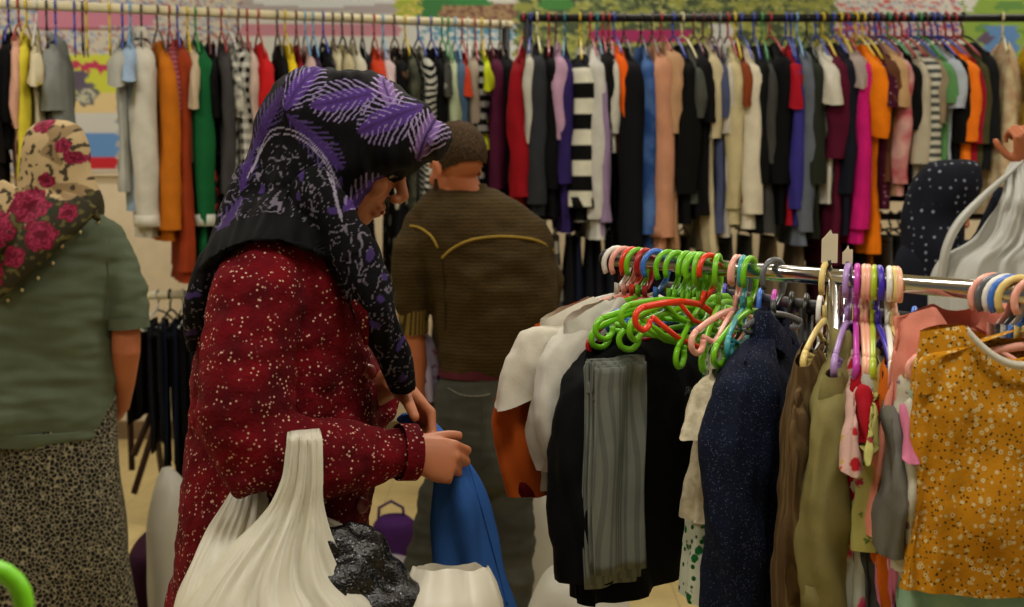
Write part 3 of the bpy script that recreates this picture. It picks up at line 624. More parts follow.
# dark rack just behind it
Q0 = W(735, 297, 2.75); Q1 = W(870, 304, 2.42); dQ = Q1-Q0; zq = Q0.z; Q1 = Vector((Q1.x, Q1.y, zq)); Q1 = Q0+(Q1-Q0)*2.0
rk2 = empty('clothes_rack', (Q0.x, Q0.y, 0)); tag(rk2, 'low black rack half hidden behind the chrome rail', 'clothes rack')
sub(G().tube([Q0-(Q1-Q0)*.3, Q1], .014, n=12).build('rail', dark_m, rk2), rk2)
for t in (0.28, .95):
    p = Q0+(Q1-Q0)*t; sub(G().tube([(p.x, p.y, 0), (p.x, p.y, zq)], .014, n=10).build('post', dark_m, rk2), rk2)

GREEN = (112, 186, 22); KC = {'lime': GREEN, 'white': (224, 222, 214), 'pink': (236, 168, 150), 'orange red': (224, 52, 20), 'dark red': (170, 16, 22), 'blue': (60, 110, 200), 'teal': (60, 150, 160), 'grey': (90, 92, 96), 'cream': (220, 196, 120), 'lilac': (170, 140, 200), 'magenta': (190, 60, 170), 'peach': (232, 176, 140), 'violet': (60, 40, 170), 'black': (16, 16, 17), 'yellow green': (170, 190, 40)}
def nhanger(px, c, label, sh=None, hw=.15, yaw=None, roll=0, slope=.25, fancy=True, lift=0, rail=nrail, th=.0048, cat='clothes hanger', group=None, tilt=0, body=None):
    b = rail(px); a = yaw_for(b, hw, sh) if sh is not None else yaw
    pc = plastic(KC[c], 'gloss_'+c.replace(' ', '_'), rough=.28)
    h = hanger(pc, plastic(KC[body], 'gloss_'+body.replace(' ', '_'), rough=.28) if body else pc, hw=hw, rr=.0225, top=-.058, slope=slope, th=th, fancy=fancy, res=12)
    h.location = b-Vector((0, 0, .008)); h.rotation_euler = (tilt, roll, a-PI/2); return tag(h, label, cat, group)
def ngarm(px, sh, wpx, ys, yb, kind, m, name, label, hc='white', hw=.15, lift=.02, hide=False, hlabel=None, **k):
    b = nrail(px); a = yaw_for(b, hw+.01, sh); phi = a-PI/2
    p = b+Vector((math.sin(a)*hw, -math.cos(a)*hw, -.15)); S = FPX/p.y; bb = wpx/S/2
    sl = k.get('slope', .36); zs = b.z+lift-.10-sl*hw; Ls = k.pop('Ls', None) or (max(.08, zs-zat(ys, p)) if ys else .4); L = max(.25, b.z+lift-.12-zat(yb, p))
    o = garment(name, m, kind, hw=hw, L=L, Ls=Ls, t=k.pop('t', .035), b=bb, hi=True, seed=k.pop('seed', px*.13), **k)
    o.location = b+Vector((0, 0, lift)); o.rotation_euler = (0, 0, phi); tag(o, label, name.replace('_', ' '))
    if hc:
        h = nhanger(px, hc, hlabel or '%s hanger inside the %s' % (hc, label.split(' with ')[0].split(' on ')[0]), yaw=a, hw=hw*.9, slope=.3)
    return o
tealm = q((20, 44, 54)); 
ngarm(612, 562, 14, 380, 440, 'long', tealm, 'jumper', 'dark teal jumper at the far end of the chrome rail', None, hw=.165, t=.012, a=.03, fold=.002)
ngarm(617, 531, 36, 492, 470, 'long', q((180, 82, 26)), 'jumper', 'rust orange jumper with dark red cuffs on the chrome rail', 'white', hw=.17, cuff=q((100, 16, 26)), a=.045, lift=.045, hlabel='white hanger at the far end of the chrome rail', out=.035)
ngarm(624, 539, 44, 394, 480, 'tee', mat('white_jersey', (208, 202, 186), bs=200), 't_shirt', 'white short-sleeved tee in front of the rust orange jumper', 'pink', hw=.17, a=.055, lift=.055, hlabel='pale pink hanger at the far end beside the white one', out=.02)
ngarm(632, 562, 44, 468, 500, 'long', mat('white_jersey2', (200, 196, 184), bs=200), 'jumper', 'white long-sleeved jumper beside the black jacket', 'orange red', hw=.17, cuff=q((198, 194, 182)), a=.042, lift=.055, hlabel='orange red hanger between pink and lime hooks at far end', out=.03, trimc=None)
bj = ngarm(645, 582, 60, 575, 592, 'long', mat('black_fleece', (9, 9, 10), bs=180, var=.2), 'jacket', 'large black fleece jacket with a small grey chest emblem', 'dark red', hw=.185, t=.05, a=.05, hlabel='dark red hanger holding the large black jacket', flare=.02, fold=.012, out=.03)
nhanger(638, 'lime', 'lime hanger squeezed between the orange red and dark red hooks', yaw=math.radians(-52), hw=.10)
# emblem: a small grey mountain shape embroidered on the chest
def surf_y(x, z, o):   # local front offset
    return None
g = G(); pts = [(-.030, 0), (-.018, .010), (-.010, .014), (0, .006), (.008, .016), (.018, .010), (.030, 0), (.018, .002), (.006, .008), (-.002, 0), (-.012, .006), (-.02, .002)]
eb = nrail(645)
def local_hit(o, x, z):
    t = BVHTree.FromPolygons([v.co for v in o.data.vertices], [p.vertices for p in o.data.polygons])
    h = t.ray_cast(Vector((x, .5, z)), Vector((0, -1, 0)))
    return h[0]
from mathutils.bvhtree import BVHTree
eh = [local_hit(bj, -.075+x*.8, -.262+z*.8) for x, z in pts]
em = G().tube([p+Vector((0, .002, 0)) for p in eh if p is not None], .0012, n=6).build('emblem', q((86, 88, 88)), bj)
# trousers folded on a hanger
def ntrous():
    b = nrail(700); a = yaw_for(b, .15, 626); o = garment('trousers', mat('grey_ribbed', (112, 116, 108), pat='vstripe', c2=(94, 98, 92), s=.012, bs=250), 'trousers', L=.475, t=.012, w=.053, seed=3, hi=True)
    o.location = b+Vector((math.sin(a)*.17, -math.cos(a)*.17, -.045)); o.rotation_euler = (0, 0, a-PI/2+.1); tag(o, 'grey ribbed trousers folded over a hanger before the black jacket', 'trousers')
    return a
at = ntrous()
nhanger(656, 'blue', 'blue hanger with a round hook just right of the dark red one', yaw=at, slope=.22, hw=.09)
nhanger(699, 'lime', 'lime hanger carrying the grey ribbed trousers', yaw=at, slope=.22)
# empty hangers
grp = None
nhanger(668, 'lime', 'empty lime hanger whose tip reaches furthest left', sh=594, hw=.165, slope=.16, roll=0.06)
nhanger(677, 'lime', 'empty lime hanger second among the green ones, tip curled over trousers', sh=606, hw=.165, slope=.22, roll=-.12)
nhanger(686, 'lime', 'empty lime hanger third among the green ones, crossing the others', sh=640, hw=.155, slope=.3, roll=-.22)
nhanger(694, 'lime', 'empty lime hanger fourth of the green group, turned steeply', sh=637, hw=.15, slope=.3, roll=-.34)
nhanger(700, 'lime', 'empty lime hanger nearest the red one', sh=672, hw=.13, slope=.25, roll=.25)
nhanger(709, 'orange red', 'empty orange red hanger hanging down among the lime ones', sh=652, hw=.155, slope=.3, roll=-.34)
nhanger(718, 'lime', 'empty lime hanger just right of the orange red one', sh=700, hw=.14, slope=.25, roll=.18)
nhanger(738, 'pink', 'pink hanger with a curled tip left of the navy jacket', sh=698, hw=.13, slope=.3, roll=-.12)
nhanger(774, 'grey', 'grey hook hanger holding the navy tweed jacket', yaw=math.radians(-50), hw=.07, fancy=False)
nhanger(743, 'teal', 'teal hanger tucked between pink and lime hooks', sh=728, hw=.12, slope=.25)
nhanger(750, 'lime', 'lime hanger resting over the cream lace top', sh=716, hw=.13, slope=.3, roll=.02)
# clothes in the middle
lace = mat('lace', (200, 190, 164), pat='mottle', c2=(168, 158, 132), s=55, bump=.9, bs=90)
ngarm(744, 708, 34, 400, 482, 'tee', lace, 'blouse', 'cream lace blouse left of the navy tweed jacket', None, hw=.14, t=.045, a=.035, lift=.0)
ngarm(736, 714, 26, 420, 592, 'tank', mat('green_floral', (196, 200, 180), pat='floral', c2=(20, 96, 44), c3=(16, 80, 30), s=42), 'dress', 'white dress with green leaf print below the lace blouse', 'pink', hw=.13, t=.04, hlabel='pale pink hanger holding the green leaf dress')
tw = mat('navy_tweed', (17, 23, 44), pat='fleck', c2=(76, 84, 108), c3=(12, 17, 34), s=290, bump=.5, bs=260)
nj = ngarm(772, 742, 62, 640, 650, 'long', tw, 'jacket', 'navy tweed child jacket with a stand collar', None, hw=.135, t=.055, a=.05, collar=tw, lift=.035, neck=.055, fold=.012, hlabel='grey metal-hooked hanger holding the navy tweed jacket', dip=.02, slope=.5, out=.04)
ngarm(826, 800, 28, 600, 640, 'long', mat('brown_pleat', (86, 66, 42), pat='vstripe', c2=(104, 84, 54), s=.02), 'coat', 'brown pleated coat between navy jacket and khaki shirt', 'cream', hw=.13, t=.035, a=.04, hlabel='cream yellow hanger tilted over the brown pleated coat')
kh = mat('khaki_twill', (128, 120, 74), bs=200, var=.15)
ngarm(848, 832, 48, 610, 640, 'long', kh, 'shirt', 'khaki cotton shirt with rolled collar on the chrome rail', 'lilac', hw=.13, t=.045, a=.045, collar=kh, lift=.01, fold=.014, hlabel='lilac hanger holding the khaki shirt', neck=.05, cuff=kh)
ngarm(857, 855, 20, 450, 470, 'tee', mat('pinkwhite', (196, 160, 150), pat='bloom', c2=(170, 30, 40), c3=(180, 150, 60), s=30), 'blouse', 'pink and white print blouse edge beside the red one', 'magenta', hw=.13, hlabel='magenta hanger holding the pink and white blouse')
ngarm(864, 864, 16, 430, 470, 'long', q((156, 18, 32)), 'blouse', 'red blouse seen edge-on between khaki shirt and grey tee', 'peach', hw=.13, hlabel='peach hanger holding the red blouse')
ngarm(868, 868, 46, 400, 640, 'tank', mat('white_bloom', (186, 188, 176), pat='bloom', c2=(196, 60, 96), c3=(60, 84, 140), c4=(150, 20, 50), s=19), 'dress', 'long white dress with pink and blue blossoms', 'pink', hw=.13, t=.04, hlabel='pink hanger holding the white blossom dress')
ngarm(874, 872, 18, 430, 470, 'tee', mat('yellow_red', (176, 172, 100), pat='bloom', c2=(150, 40, 60), c3=(90, 110, 50), s=34), 'blouse', 'pale yellow blouse with red blossoms beside the grey tee', 'yellow green', hw=.13, hlabel='yellow green hanger holding the pale yellow blouse')
ngarm(879, 892, 34, 500, 470, 'tee', q((104, 102, 94)), 't_shirt', 'grey tee with a long pointed sleeve', 'violet', hw=.14, t=.03, a=.05, Ls=.21, hlabel='violet hanger holding the grey tee', out=.03)
ngarm(884, 882, 16, 600, 640, 'tank', q((60, 62, 60)), 'dress', 'dark grey dress under the grey tee', None, hw=.12)
ngarm(889, 890, 18, 600, 640, 'tank', q((200, 100, 24)), 'dress', 'orange dress hem below the grey tee', 'white', hw=.13, hlabel='white hanger holding the orange dress')
ngarm(894, 908, 24, 420, 640, 'tee', q((196, 112, 142)), 'dress', 'long pink dress with knotted sleeve left of the yellow top', 'cream', hw=.135, t=.03, a=.035, hlabel='cream hanger holding the long pink dress')
ngarm(897, 911, 20, 566, 560, 'long', mat('white_sprig', (194, 190, 172), pat='bloom', c2=(120, 90, 110), c3=(150, 60, 60), s=40), 'blouse', 'white sprigged blouse sleeve between pink dress and yellow top', 'peach', hw=.13, hlabel='peach hanger closest to the yellow flowered top')
# face-on clothes at the right end
def face(pxc, m, name, label, L, hw, base_px, yaw=-84, dz=.03, t=.03, kind='tank', **k):
    b = nrail(base_px); o = garment(name, m, kind, hw=hw, L=L, t=t, b=.03, hi=True, seed=pxc*.37, **k)
    a = math.radians(yaw); c = W(pxc, 300, b.y); o.location = (c.x, b.y, b.z+dz); o.rotation_euler = (0, 0, a-PI/2); tag(o, label, name.replace('_', ' ')); return o
pk = q((222, 142, 124))
face(962, pk, 't_shirt', 'salmon pink tee peeking out behind the yellow flowered top', .30, .105, 968, yaw=-78, dz=.085, slope=.25, neck=.04)
face(1012, q((216, 140, 124)), 't_shirt', 'second salmon pink tee directly behind the white neckband', .30, .11, 980, yaw=-84, dz=.06, slope=.2, neck=.05)
face(1010, q((14, 14, 15)), 'trousers', 'black garment below the mint hem at bottom right', .40, .13, 990, yaw=-88, dz=-.03, slope=.2, neck=.04, fold=.006)
face(1012, mat('mint', (150, 190, 168), bs=200), 'dress', 'mint green dress whose hem shows under the yellow top', .372, .130, 1000, yaw=-88, dz=.0, slope=.2, neck=.04, t=.036)
yl = mat('mustard_floral', (186, 126, 22), pat='floral', c2=(206, 186, 130), c3=(60, 50, 24), c4=(150, 80, 30), s=100, bs=200)
yt = face(1016, yl, 'blouse', 'mustard yellow flowered top with white neckband facing the camera', .345, .118, 1036, yaw=-90, dz=.066, slope=.17, neck=.070, dip=.048, t=.03, fold=.007, fk=6)
R = []
for sgn_z, rr_ in ((0, 0), (.0, 1), (-.011, 1), (-.011, 0)):
    row = []
    for i in range(41):
        u = -1+2*i/40; x = .070*u; z = -.10-.17*.070+.008-.048*.95*(1-u*u)+sgn_z; row.append((x, (.020+.012*(1-u*u)) + (.003 if rr_ else -.002), z))
    R.append(row)
nb = G().rings(R, close=False).build('neckband', mat('white_rib', (206, 200, 186), bs=200), yt)
for s in (1, -1):
    sleeve_mesh(s, .113, .075, slope=.17, a0=.018, a1=.016, b0=.022, b1=.022, N=30, M=20, seed=3, out=.0).build('sleeve', yl, yt)
for i, (px, c, yw, rl) in enumerate(((992, 'pink', -86, 0), (999, 'grey', -86, .02), (1006, 'white', -84, -.02), (1012, 'blue', -86, .02), (1019, 'cream', -86, 0), (1036, 'pink', -88, .0))):
    nhanger(px, c, '%s hanger at the near rail end, %s' % (c, ['leftmost ring of the cluster', 'second ring of the cluster', 'third ring of the cluster', 'fourth ring of the cluster', 'fifth ring of the cluster', 'holding the mustard flowered top'][i]), yaw=math.radians(yw), hw=(.10 if i < 5 else .11), slope=.22, roll=rl, th=.0052)
# clothes and hangers on the dark rail behind
def qrail(px):
    best = None
    for i in range(-60, 240):
        p = Q0+(Q1-Q0)*(i/200)
        e = abs(proj(p)[0]-px)
        if best is None or e < best[0]: best = (e, p)
    return best[1]
for i, (px, c, gc, lab, cl) in enumerate(((724, 'violet', (24, 24, 28), 'black', 'black child tee'), (760, 'blue', (120, 150, 150), 'pale teal', 'pale teal child tee'), (775, 'magenta', (150, 70, 100), 'rose', 'rose child tee'), (792, 'black', (20, 20, 20), 'soot', 'soot black child tee'), (806, 'black', (34, 34, 32), 'charcoal', 'charcoal child tee'), (820, 'white', (26, 24, 24), 'brown black', 'brown black child tee'), (838, 'orange red', (150, 20, 30), 'scarlet', 'scarlet child tee'), (856, 'yellow green', (60, 40, 40), 'umber', 'umber child tee'), (915, 'blue', (30, 60, 110), 'royal blue', 'royal blue child tee'), (935, 'dark red', (120, 20, 40), 'wine red', 'wine red child tee'), (958, 'lime', (150, 160, 80), 'moss', 'moss green child tee'))):
    b = qrail(px); a = yaw_for(b, .14, px-10)
    o = garment('t_shirt', q(gc), 'tee', hw=.14, L=.42, Ls=.14, t=.035, b=.04, seed=i); o.location = b; o.rotation_euler = (0, 0, a-PI/2); tag(o, '%s on the low black rail behind the chrome rail' % cl, 't-shirt', 'tees on the low black rail')
    nhanger(px, c, '%s hanger holding the %s tee on the low black rail' % (c, lab), yaw=a, rail=qrail, hw=.12)
for px, y0, w_, h_, lb in ((829, 236, .024, .044, 'tall blank white price card clipped above the chrome rail'), (847, 252, .015, .022, 'small blank white price card right of the tall one')):
    b = nrail(px); c = W(px, y0, b.y); t = empty('price_card', b); tag(t, lb, 'price card')
    hw_ = w_/2; g = G(); 
    prof = [(-hw_, 0), (hw_, 0), (hw_, h_), (hw_*.3, h_), (hw_*.1, h_+.006), (-hw_*.4, h_*.98), (-hw_, h_*.8)]
    g.rings([[(x, y, z+.022) for x, z in prof] for y in (-.0012, .0012)], cap0=True, cap1=True); g.build('card', mat('card_white', (206, 196, 168), bump=0), t, False)
    G().tube([(0, 0, .010), (0, 0, .026)], .003, n=8).build('clip', dark_m, t); G().tube([(0, -.016, .0), (0, -.011, .012), (0, 0, .0165), (0, .011, .012), (0, .016, .0)], .0028, n=8).build('clip', dark_m, t)
# ------------------------------------------------------------------ people
from mathutils.bvhtree import BVHTree
skin_m = mat('skin', (170, 104, 70), rough=.5, bump=.1, bs=120, var=.05, spec=.35)
skin_m2 = mat('skin_tan', (160, 92, 58), rough=.5, bump=.1, bs=120, var=.05, spec=.35)
def bvh(me): return BVHTree.FromPolygons([v.co for v in me.vertices], [p.vertices for p in me.polygons])
def on(t, px, py, off=.0):
    d = ray(px, py).normalized(); h = t.ray_cast(CAM, d)
    return (h[0]-d*off) if h[0] is not None else None
def head_g(s=1.0):
    g = G()
    g.ell((-.014, 0, .032), (.098, .077, .090)); g.ell((.030, 0, -.028), (.062, .058, .085)); g.ell((.052, 0, -.088), (.034, .032, .022)); g.ell((.020, 0, -.075), (.05, .05, .03))
    g.ell((.078, 0, .020), (.016, .046, .011)); 
    for y in (-1, 1):
        g.ell((.060, y*.034, -.026), (.028, .022, .024)); g.ell((-.006, y*.079, -.008), (.017, .007, .031), Matrix.Rotation(.25, 3, 'Y')); g.ell((-.002, y*.083, .004), (.012, .007, .018)); g.ell((.104, y*.012, -.038), (.010, .008, .008))
    g.tube([(.088, 0, .014), (.100, 0, -.008), (.114, 0, -.028), (.108, 0, -.040)], [.008, .009, .0115, .009], n=10)
    g.ell((.088, 0, -.060), (.010, .022, .008)); g.ell((.085, 0, -.072), (.011, .020, .009))
    if s != 1: g.xf(Matrix.Scale(s, 4))
    return g
def hand_g(wrist, X, Z, mirror=1, curl=((30, 40, 25),)*4, thumb=(.5, .75, -.35), tb=20, s=1.0, spread=1.0):
    g = G(); X = Vector(X).normalized(); Z = Vector(Z); Z = (Z-X*Z.dot(X)).normalized(); Yv = Z.cross(X)*mirror
    R = []
    for x, w, h in ((-.02, .024, .018), (.0, .026, .019), (.03, .034, .018), (.06, .040, .016), (.082, .040, .014), (.092, .034, .010)):
        R.append([(x, w*math.cos(2*PI*i/18), h*math.sin(2*PI*i/18)) for i in range(18)])
    g.rings(R, cap0=True, cap1=True)
    base = ((.086, .029, .002, (.040, .025, .020), .0090), (.091, .010, .004, (.045, .029, .021), .0092), (.088, -.010, .003, (.041, .027, .020), .0088), (.080, -.028, .0, (.032, .021, .018), .0078))
    for (bx, by, bz, ls, r), cu in zip(base, curl):
        ang = 0; p = Vector((bx, by, bz)); pts = [Vector((bx-.03, by*.8, bz)), p.copy()]; rad = [r*.9, r*1.08]
        sy = by*.9*spread
        for l, c in zip(ls, cu):
            ang += math.radians(c); d = Vector((math.cos(ang), sy*1.5*max(0, math.cos(ang)), -math.sin(ang))).normalized()
            m_ = p+d*l*.5; pts.append(m_); rad.append(r*.93); p = p+d*l; pts.append(p.copy()); rad.append(r*.97); r *= .93
        rad[-1] *= .72
        g.tube(pts, rad, n=12)
    t = Vector(thumb).normalized(); p = Vector((.018, .022, -.004)); pts = [p]; rad = [.013]
    t2 = (t+Vector((math.radians(tb)*1.5, 0, 0))).normalized(); t3 = (t2+Vector((.35, -.1, -.1))).normalized()
    for d, l, r in ((t, .036, .0115), (t2, .030, .0100), (t3, .020, .0088)): p = p+d*l; pts.append(p); rad.append(r)
    pts.append(p+t3*.005); rad.append(.005); g.tube(pts, rad, n=12)
    M = Matrix(((X.x*s, Yv.x*s, Z.x*s, wrist[0]), (X.y*s, Yv.y*s, Z.y*s, wrist[1]), (X.z*s, Yv.z*s, Z.z*s, wrist[2]), (0, 0, 0, 1)))
    return g.xf(M)
def person(name_label, loc, cat='person'):
    p = empty('person', (loc.x, loc.y, 0)); return tag(p, name_label, cat)
def put(me, name, m, par):
    o = link(name, me, m); o.parent = par
    if par.type == 'EMPTY': o.matrix_parent_inverse = Matrix.Translation(-par.location)
    return o
def legs_g(g, hip, y, x0, x1, r0=.075, r1=.04):
    for x in (x0, x1):
        g.tube([(x, y, hip), (x, y-.01, .5), (x, y+.02, .30), (x, y+.02, .07)], [r0, r0*.72, r0*.62, r1], n=14)
def shoe(par, x, y, ang, m):
    g = G(); L = .13
    g.tube([(-.07, 0, .045), (-.03, 0, .055), (.03, 0, .05), (.09, 0, .035), (.14, 0, .028)], [.04, .045, .042, .036, .02], n=14, flat=.9)
    g.xf(Matrix.Translation((x, y, 0)) @ Matrix.Rotation(ang, 4, 'Z')); put(g.mesh(), 'shoe', m, par)
# ---- woman in the red coat (in profile, facing right)
Y0 = 2.33
pw = person('person in a red flecked coat and purple fern headscarf, head bowed over blue cloth', W(275, 400, Y0))
AL = math.radians(27)
HC_ = W(349, 150, Y0)
hm = Matrix.Translation(HC_) @ Matrix.Rotation(AL, 4, 'Y')
body = head_g().xf(hm)
nk = W(300, 245, Y0)
body.tube([HC_+Vector((-.03, 0, -.04)), HC_+Vector((-.06, 0, -.11)), nk], [.055, .055, .07], n=16)
ploft([(232, 262, 330, .07, Y0), (262, 225, 350, .15, Y0), (320, 215, 360, .14, Y0), (400, 215, 350, .13, Y0), (500, 210, 345, .16, Y0), (600, 205, 340, .17, Y0), (640, 215, 330, .15, Y0)], N=30, M=24, g=body)
ElN = W(250, 455, 2.13); WrN = W(404, 452, 2.19)
body.tube([W(262, 265, 2.20), W(250, 350, 2.16), ElN, W(330, 455, 2.14), WrN], [.05, .045, .04, .036, .026], n=14)
ElF = W(262, 440, 2.52); WrF = W(396, 380, 2.29)
body.tube([W(275, 262, 2.46), W(262, 350, 2.5), ElF, W(345, 405, 2.42), WrF], [.05, .045, .04, .034, .025], n=14)
body.add(hand_g(WrN, (.93, .12, -.22), (.18, -.95, .35), 1, curl=((48, 62, 40), (58, 68, 40), (66, 70, 40), (72, 70, 40)), thumb=(.86, .42, -.30), tb=4, s=.92))
body.add(hand_g(WrF, (.62, -.12, -.72), (.62, .45, .60), -1, curl=((38, 55, 30), (45, 60, 35), (52, 62, 35), (58, 60, 35)), thumb=(.55, .7, -.5), tb=18, s=.92))
zh = W(275, 600, Y0).z
legs_g(body, zh, Y0, -.42, -.34)
me = fuse(body, .0034, 3); fixn(me)
pb = put(me, 'body', skin_m, pw)
for y in (-1, 1):
    c = hm @ Vector((.079, y*.030, .001)); put(G().ell(c, (.0115,)*3).mesh(), 'eye', plastic((120, 108, 98)), pw)
    lid = [hm @ Vector((.090+.002*math.cos(t*2), y*(.018+.024*t), .001-.004*math.sin(PI*t))) for t in np.linspace(0, 1, 8)]; put(G().tube(lid, .0018, n=6).mesh(), 'eyelashes', dark_m, pw)
    brow = [hm @ Vector((.094-.010*t*t, y*(.012+.036*t), .021+.006*math.sin(PI*t*.8))) for t in np.linspace(0, 1, 8)]; put(G().tube(brow, [.002, .003, .003, .003, .0028, .0025, .002, .001], n=6).mesh(), 'eyebrow', mat('brow_hair', (30, 22, 18), bump=0), pw)
put(G().tube([hm @ Vector((.0965, y*.016, -.0665-.002*abs(y))) for y in (-1, -.5, 0, .5, 1)], [.001, .0035, .004, .0035, .001], n=8).mesh(), 'lips', mat('lip', (140, 62, 52), rough=.4, bump=0), pw)
# coat
g = ploft([(226, 262, 328, .075, Y0), (234, 236, 345, .150, Y0), (247, 222, 358, .174, Y0), (275, 212, 368, .18, Y0), (320, 203, 376, .175, Y0), (380, 198, 380, .17, Y0), (440, 192, 376, .18, Y0), (500, 184, 370, .20, Y0), (560, 178, 370, .215, Y0), (620, 172, 372, .225, Y0), (700, 168, 376, .235, Y0), (780, 165, 380, .24, Y0)], N=70, M=70, fold=.006, fk=5, fgrow=1.5, na=.012, nf=9)
g.tube([W(268, 262, 2.20), W(258, 300, 2.15), W(248, 360, 2.115), W(246, 420, 2.10), W(262, 452, 2.10), W(310, 458, 2.12), W(360, 455, 2.155), W(408, 452, 2.185)], [.060, .074, .074, .073, .072, .060, .050, .043], n=28)
g.tube([W(280, 262, 2.44), W(262, 350, 2.49), W(262, 440, 2.50), W(330, 420, 2.46), W(376, 394, 2.36)], [.065, .078, .072, .056, .045], n=22)
me = fuse(g, .0055, 2); wrinkle(me, .012, 9, 3, (1, 1, .6)); wrinkle(me, .006, 24, 5, (.8, 1, 1.4)); wrinkle(me, .0025, 60, 9); fixn(me)
coat_m = mat('boucle', (108, 10, 20), pat='fleck', c2=(200, 160, 140), c3=(66, 6, 14), s=135, bump=1.0, bs=170, rough=.95)
coat = put(me, 'coat', coat_m, pw); cb = bvh(me)
# collar, front edge, buttons, pocket
def strip_on(tree, pts, rad, name, m, par, n=8, off=.002, flat=1.0):
    P = [on(tree, x, y, off) for x, y in pts]; P = [p for p in P if p is not None]
    if len(P) < 2: return None
    return put(G().tube([tuple(p) for p in resamp([tuple(p) for p in P], max(8, len(P)*4))], rad, n=n, flat=flat).mesh(), name, m, par)
coll = ploft([(222, 258, 334, .095, Y0), (232, 250, 345, .12, Y0), (246, 246, 356, .135, Y0), (258, 250, 362, .135, Y0)], N=50, M=16, na=.004, nf=14); me = coll.mesh(); fixn(me); put(me, 'collar', coat_m, coat)
lp = G().tube([W(335, 248, 2.20), W(352, 275, 2.17), W(362, 310, 2.165), W(366, 345, 2.17)], [.012, .022, .018, .004], n=12, flat=.5); me = lp.mesh(); fixn(me); put(me, 'lapel', coat_m, coat)
btn = mat('button_mat', (120, 34, 30), rough=.3, bump=0, spec=.6)
for (x, y) in ((370, 372), (363, 505)):
    p = on(cb, x-3, y, .004)
    if p is None: continue
    g = G().tube([p+Vector((-.003, .006, 0)), p+Vector((.004, -.004, 0))], .0135, n=20); g.tube([p+Vector((.004, -.004, 0)), p+Vector((.0055, -.0058, 0))], [.0135, .010], n=20); put(g.mesh(), 'button', btn, coat)
cf = W(412, 452, 2.187)
put(G().tube([W(398, 452, 2.178), W(415, 452, 2.19)], [.0455, .0455], n=26, cap=False).mesh(), 'cuff', coat_m, coat)
# skirt and shoes below the frame
me = ploft([(770, 195, 350, .2, Y0), (860, 190, 355, .2, Y0), (1000, 185, 360, .2, Y0)], N=40, M=20, fold=.012, fk=7, cap0=False, cap1=False).mesh(); put(me, 'skirt', q((24, 22, 26)), pw)
sh_m = mat('shoe_black', (16, 15, 15), rough=.45)
shoe(pw, -.40, Y0-.02, 0, sh_m); shoe(pw, -.32, Y0+.1, 0, sh_m)
# headscarf
g = ploft([(68, 318, 352, .02, Y0), (71, 300, 370, .05, Y0), (77, 288, 388, .075, Y0), (90, 277, 403, .10, Y0), (108, 267, 428, .113, Y0), (124, 259, 441, .115, Y0), (140, 252, 446, .112, Y0), (154, 247, 441, .112, Y0), (166, 243, 426, .112, Y0), (180, 238, 398, .112, Y0), (196, 232, 378, .112, Y0), (208, 226, 364, .150, Y0), (216, 224, 360, .140, Y0), (228, 240, 345, .12, Y0)], N=90, M=90, e=.9, na=.008, nf=16)
cape = []
for i in range(26):
    v = i/25; row = []
    for j in range(90):
        th = 2*PI*j/90; c, s = math.cos(th), math.sin(th)
        l = 248+(203-248)*v**.8; r = 346+(366-346)*v**.8; px = (l+r)/2+(r-l)/2*sp(c, .85); hemy = 233+.0068*(px-286)**2; py = 188+(hemy-188)*v
        p = W(px, py, Y0); row.append((p.x, Y0-.005-(.10+.105*v**.7)*sp(s, .85)+.006*ns(px*.06, py*.03, 3)*v, p.z))
    cape.append(row)
g.rings(cape, cap0=True, cap1=True)
g.ell(W(438, 140, Y0-.0), (.022, .085, .034), Matrix.Rotation(.4, 3, 'Y'))
for P, rr, fl in (([(262, 180, 2.30), (238, 232, 2.25), (217, 272, 2.22), (202, 312, 2.23), (193, 352, 2.25)], [.045, .042, .034, .026, .012], .9),
                  ([(322, 215, 2.22), (345, 245, 2.19), (364, 280, 2.18), (378, 320, 2.19), (392, 355, 2.21), (403, 388, 2.23)], [.055, .052, .046, .040, .034, .020], .75),
                  ([(300, 190, 2.215), (320, 215, 2.19), (350, 262, 2.16)], [.055, .05, .03], .6)):
    R = resamp([(*W(*p), r) for p, r in zip(P, rr)], 20); g.tube([tuple(r[:3]) for r in R], [r[3] for r in R], n=24, flat=fl)
me = fuse(g, .0026, 7); wrinkle(me, .010, 11, 5, (1, .6, .7)); wrinkle(me, .006, 24, 8, (1.3, .5, .5)); wrinkle(me, .004, 44, 11, (1.8, .5, .4)); fixn(me)
def fern(X, Y, b, t, hw, per=7.0):
    b = np.array(b, float); t = np.array(t, float); L = np.hypot(*(t-b)); u = (t-b)/L; s = ((X-b[0])*u[0]+(Y-b[1])*u[1])/L; w = (-(X-b[0])*u[1]+(Y-b[1])*u[0])/hw
    s2 = s-.10*np.abs(w); pr = np.clip(np.sin(PI*np.clip(s2*.95+.03, 0, 1)), 0, 1)**.65
    inside = (s > -.05) & (s < 1.12) & (np.abs(w) < pr)
    wob = np.array([ns(a*.12, b*.12, 2) for a, b in zip(X, Y)]); st = np.sin((s*L-np.abs(w)*hw*1.15+wob*2.2)*2*PI/per)
    core = inside & (np.abs(w) < .46*pr); edge = inside & ~core & (st > .45); vein = inside & (st > .78) & (np.abs(w) > .15); mid = inside & (np.abs(w) < .06)
    return core, edge, vein, mid
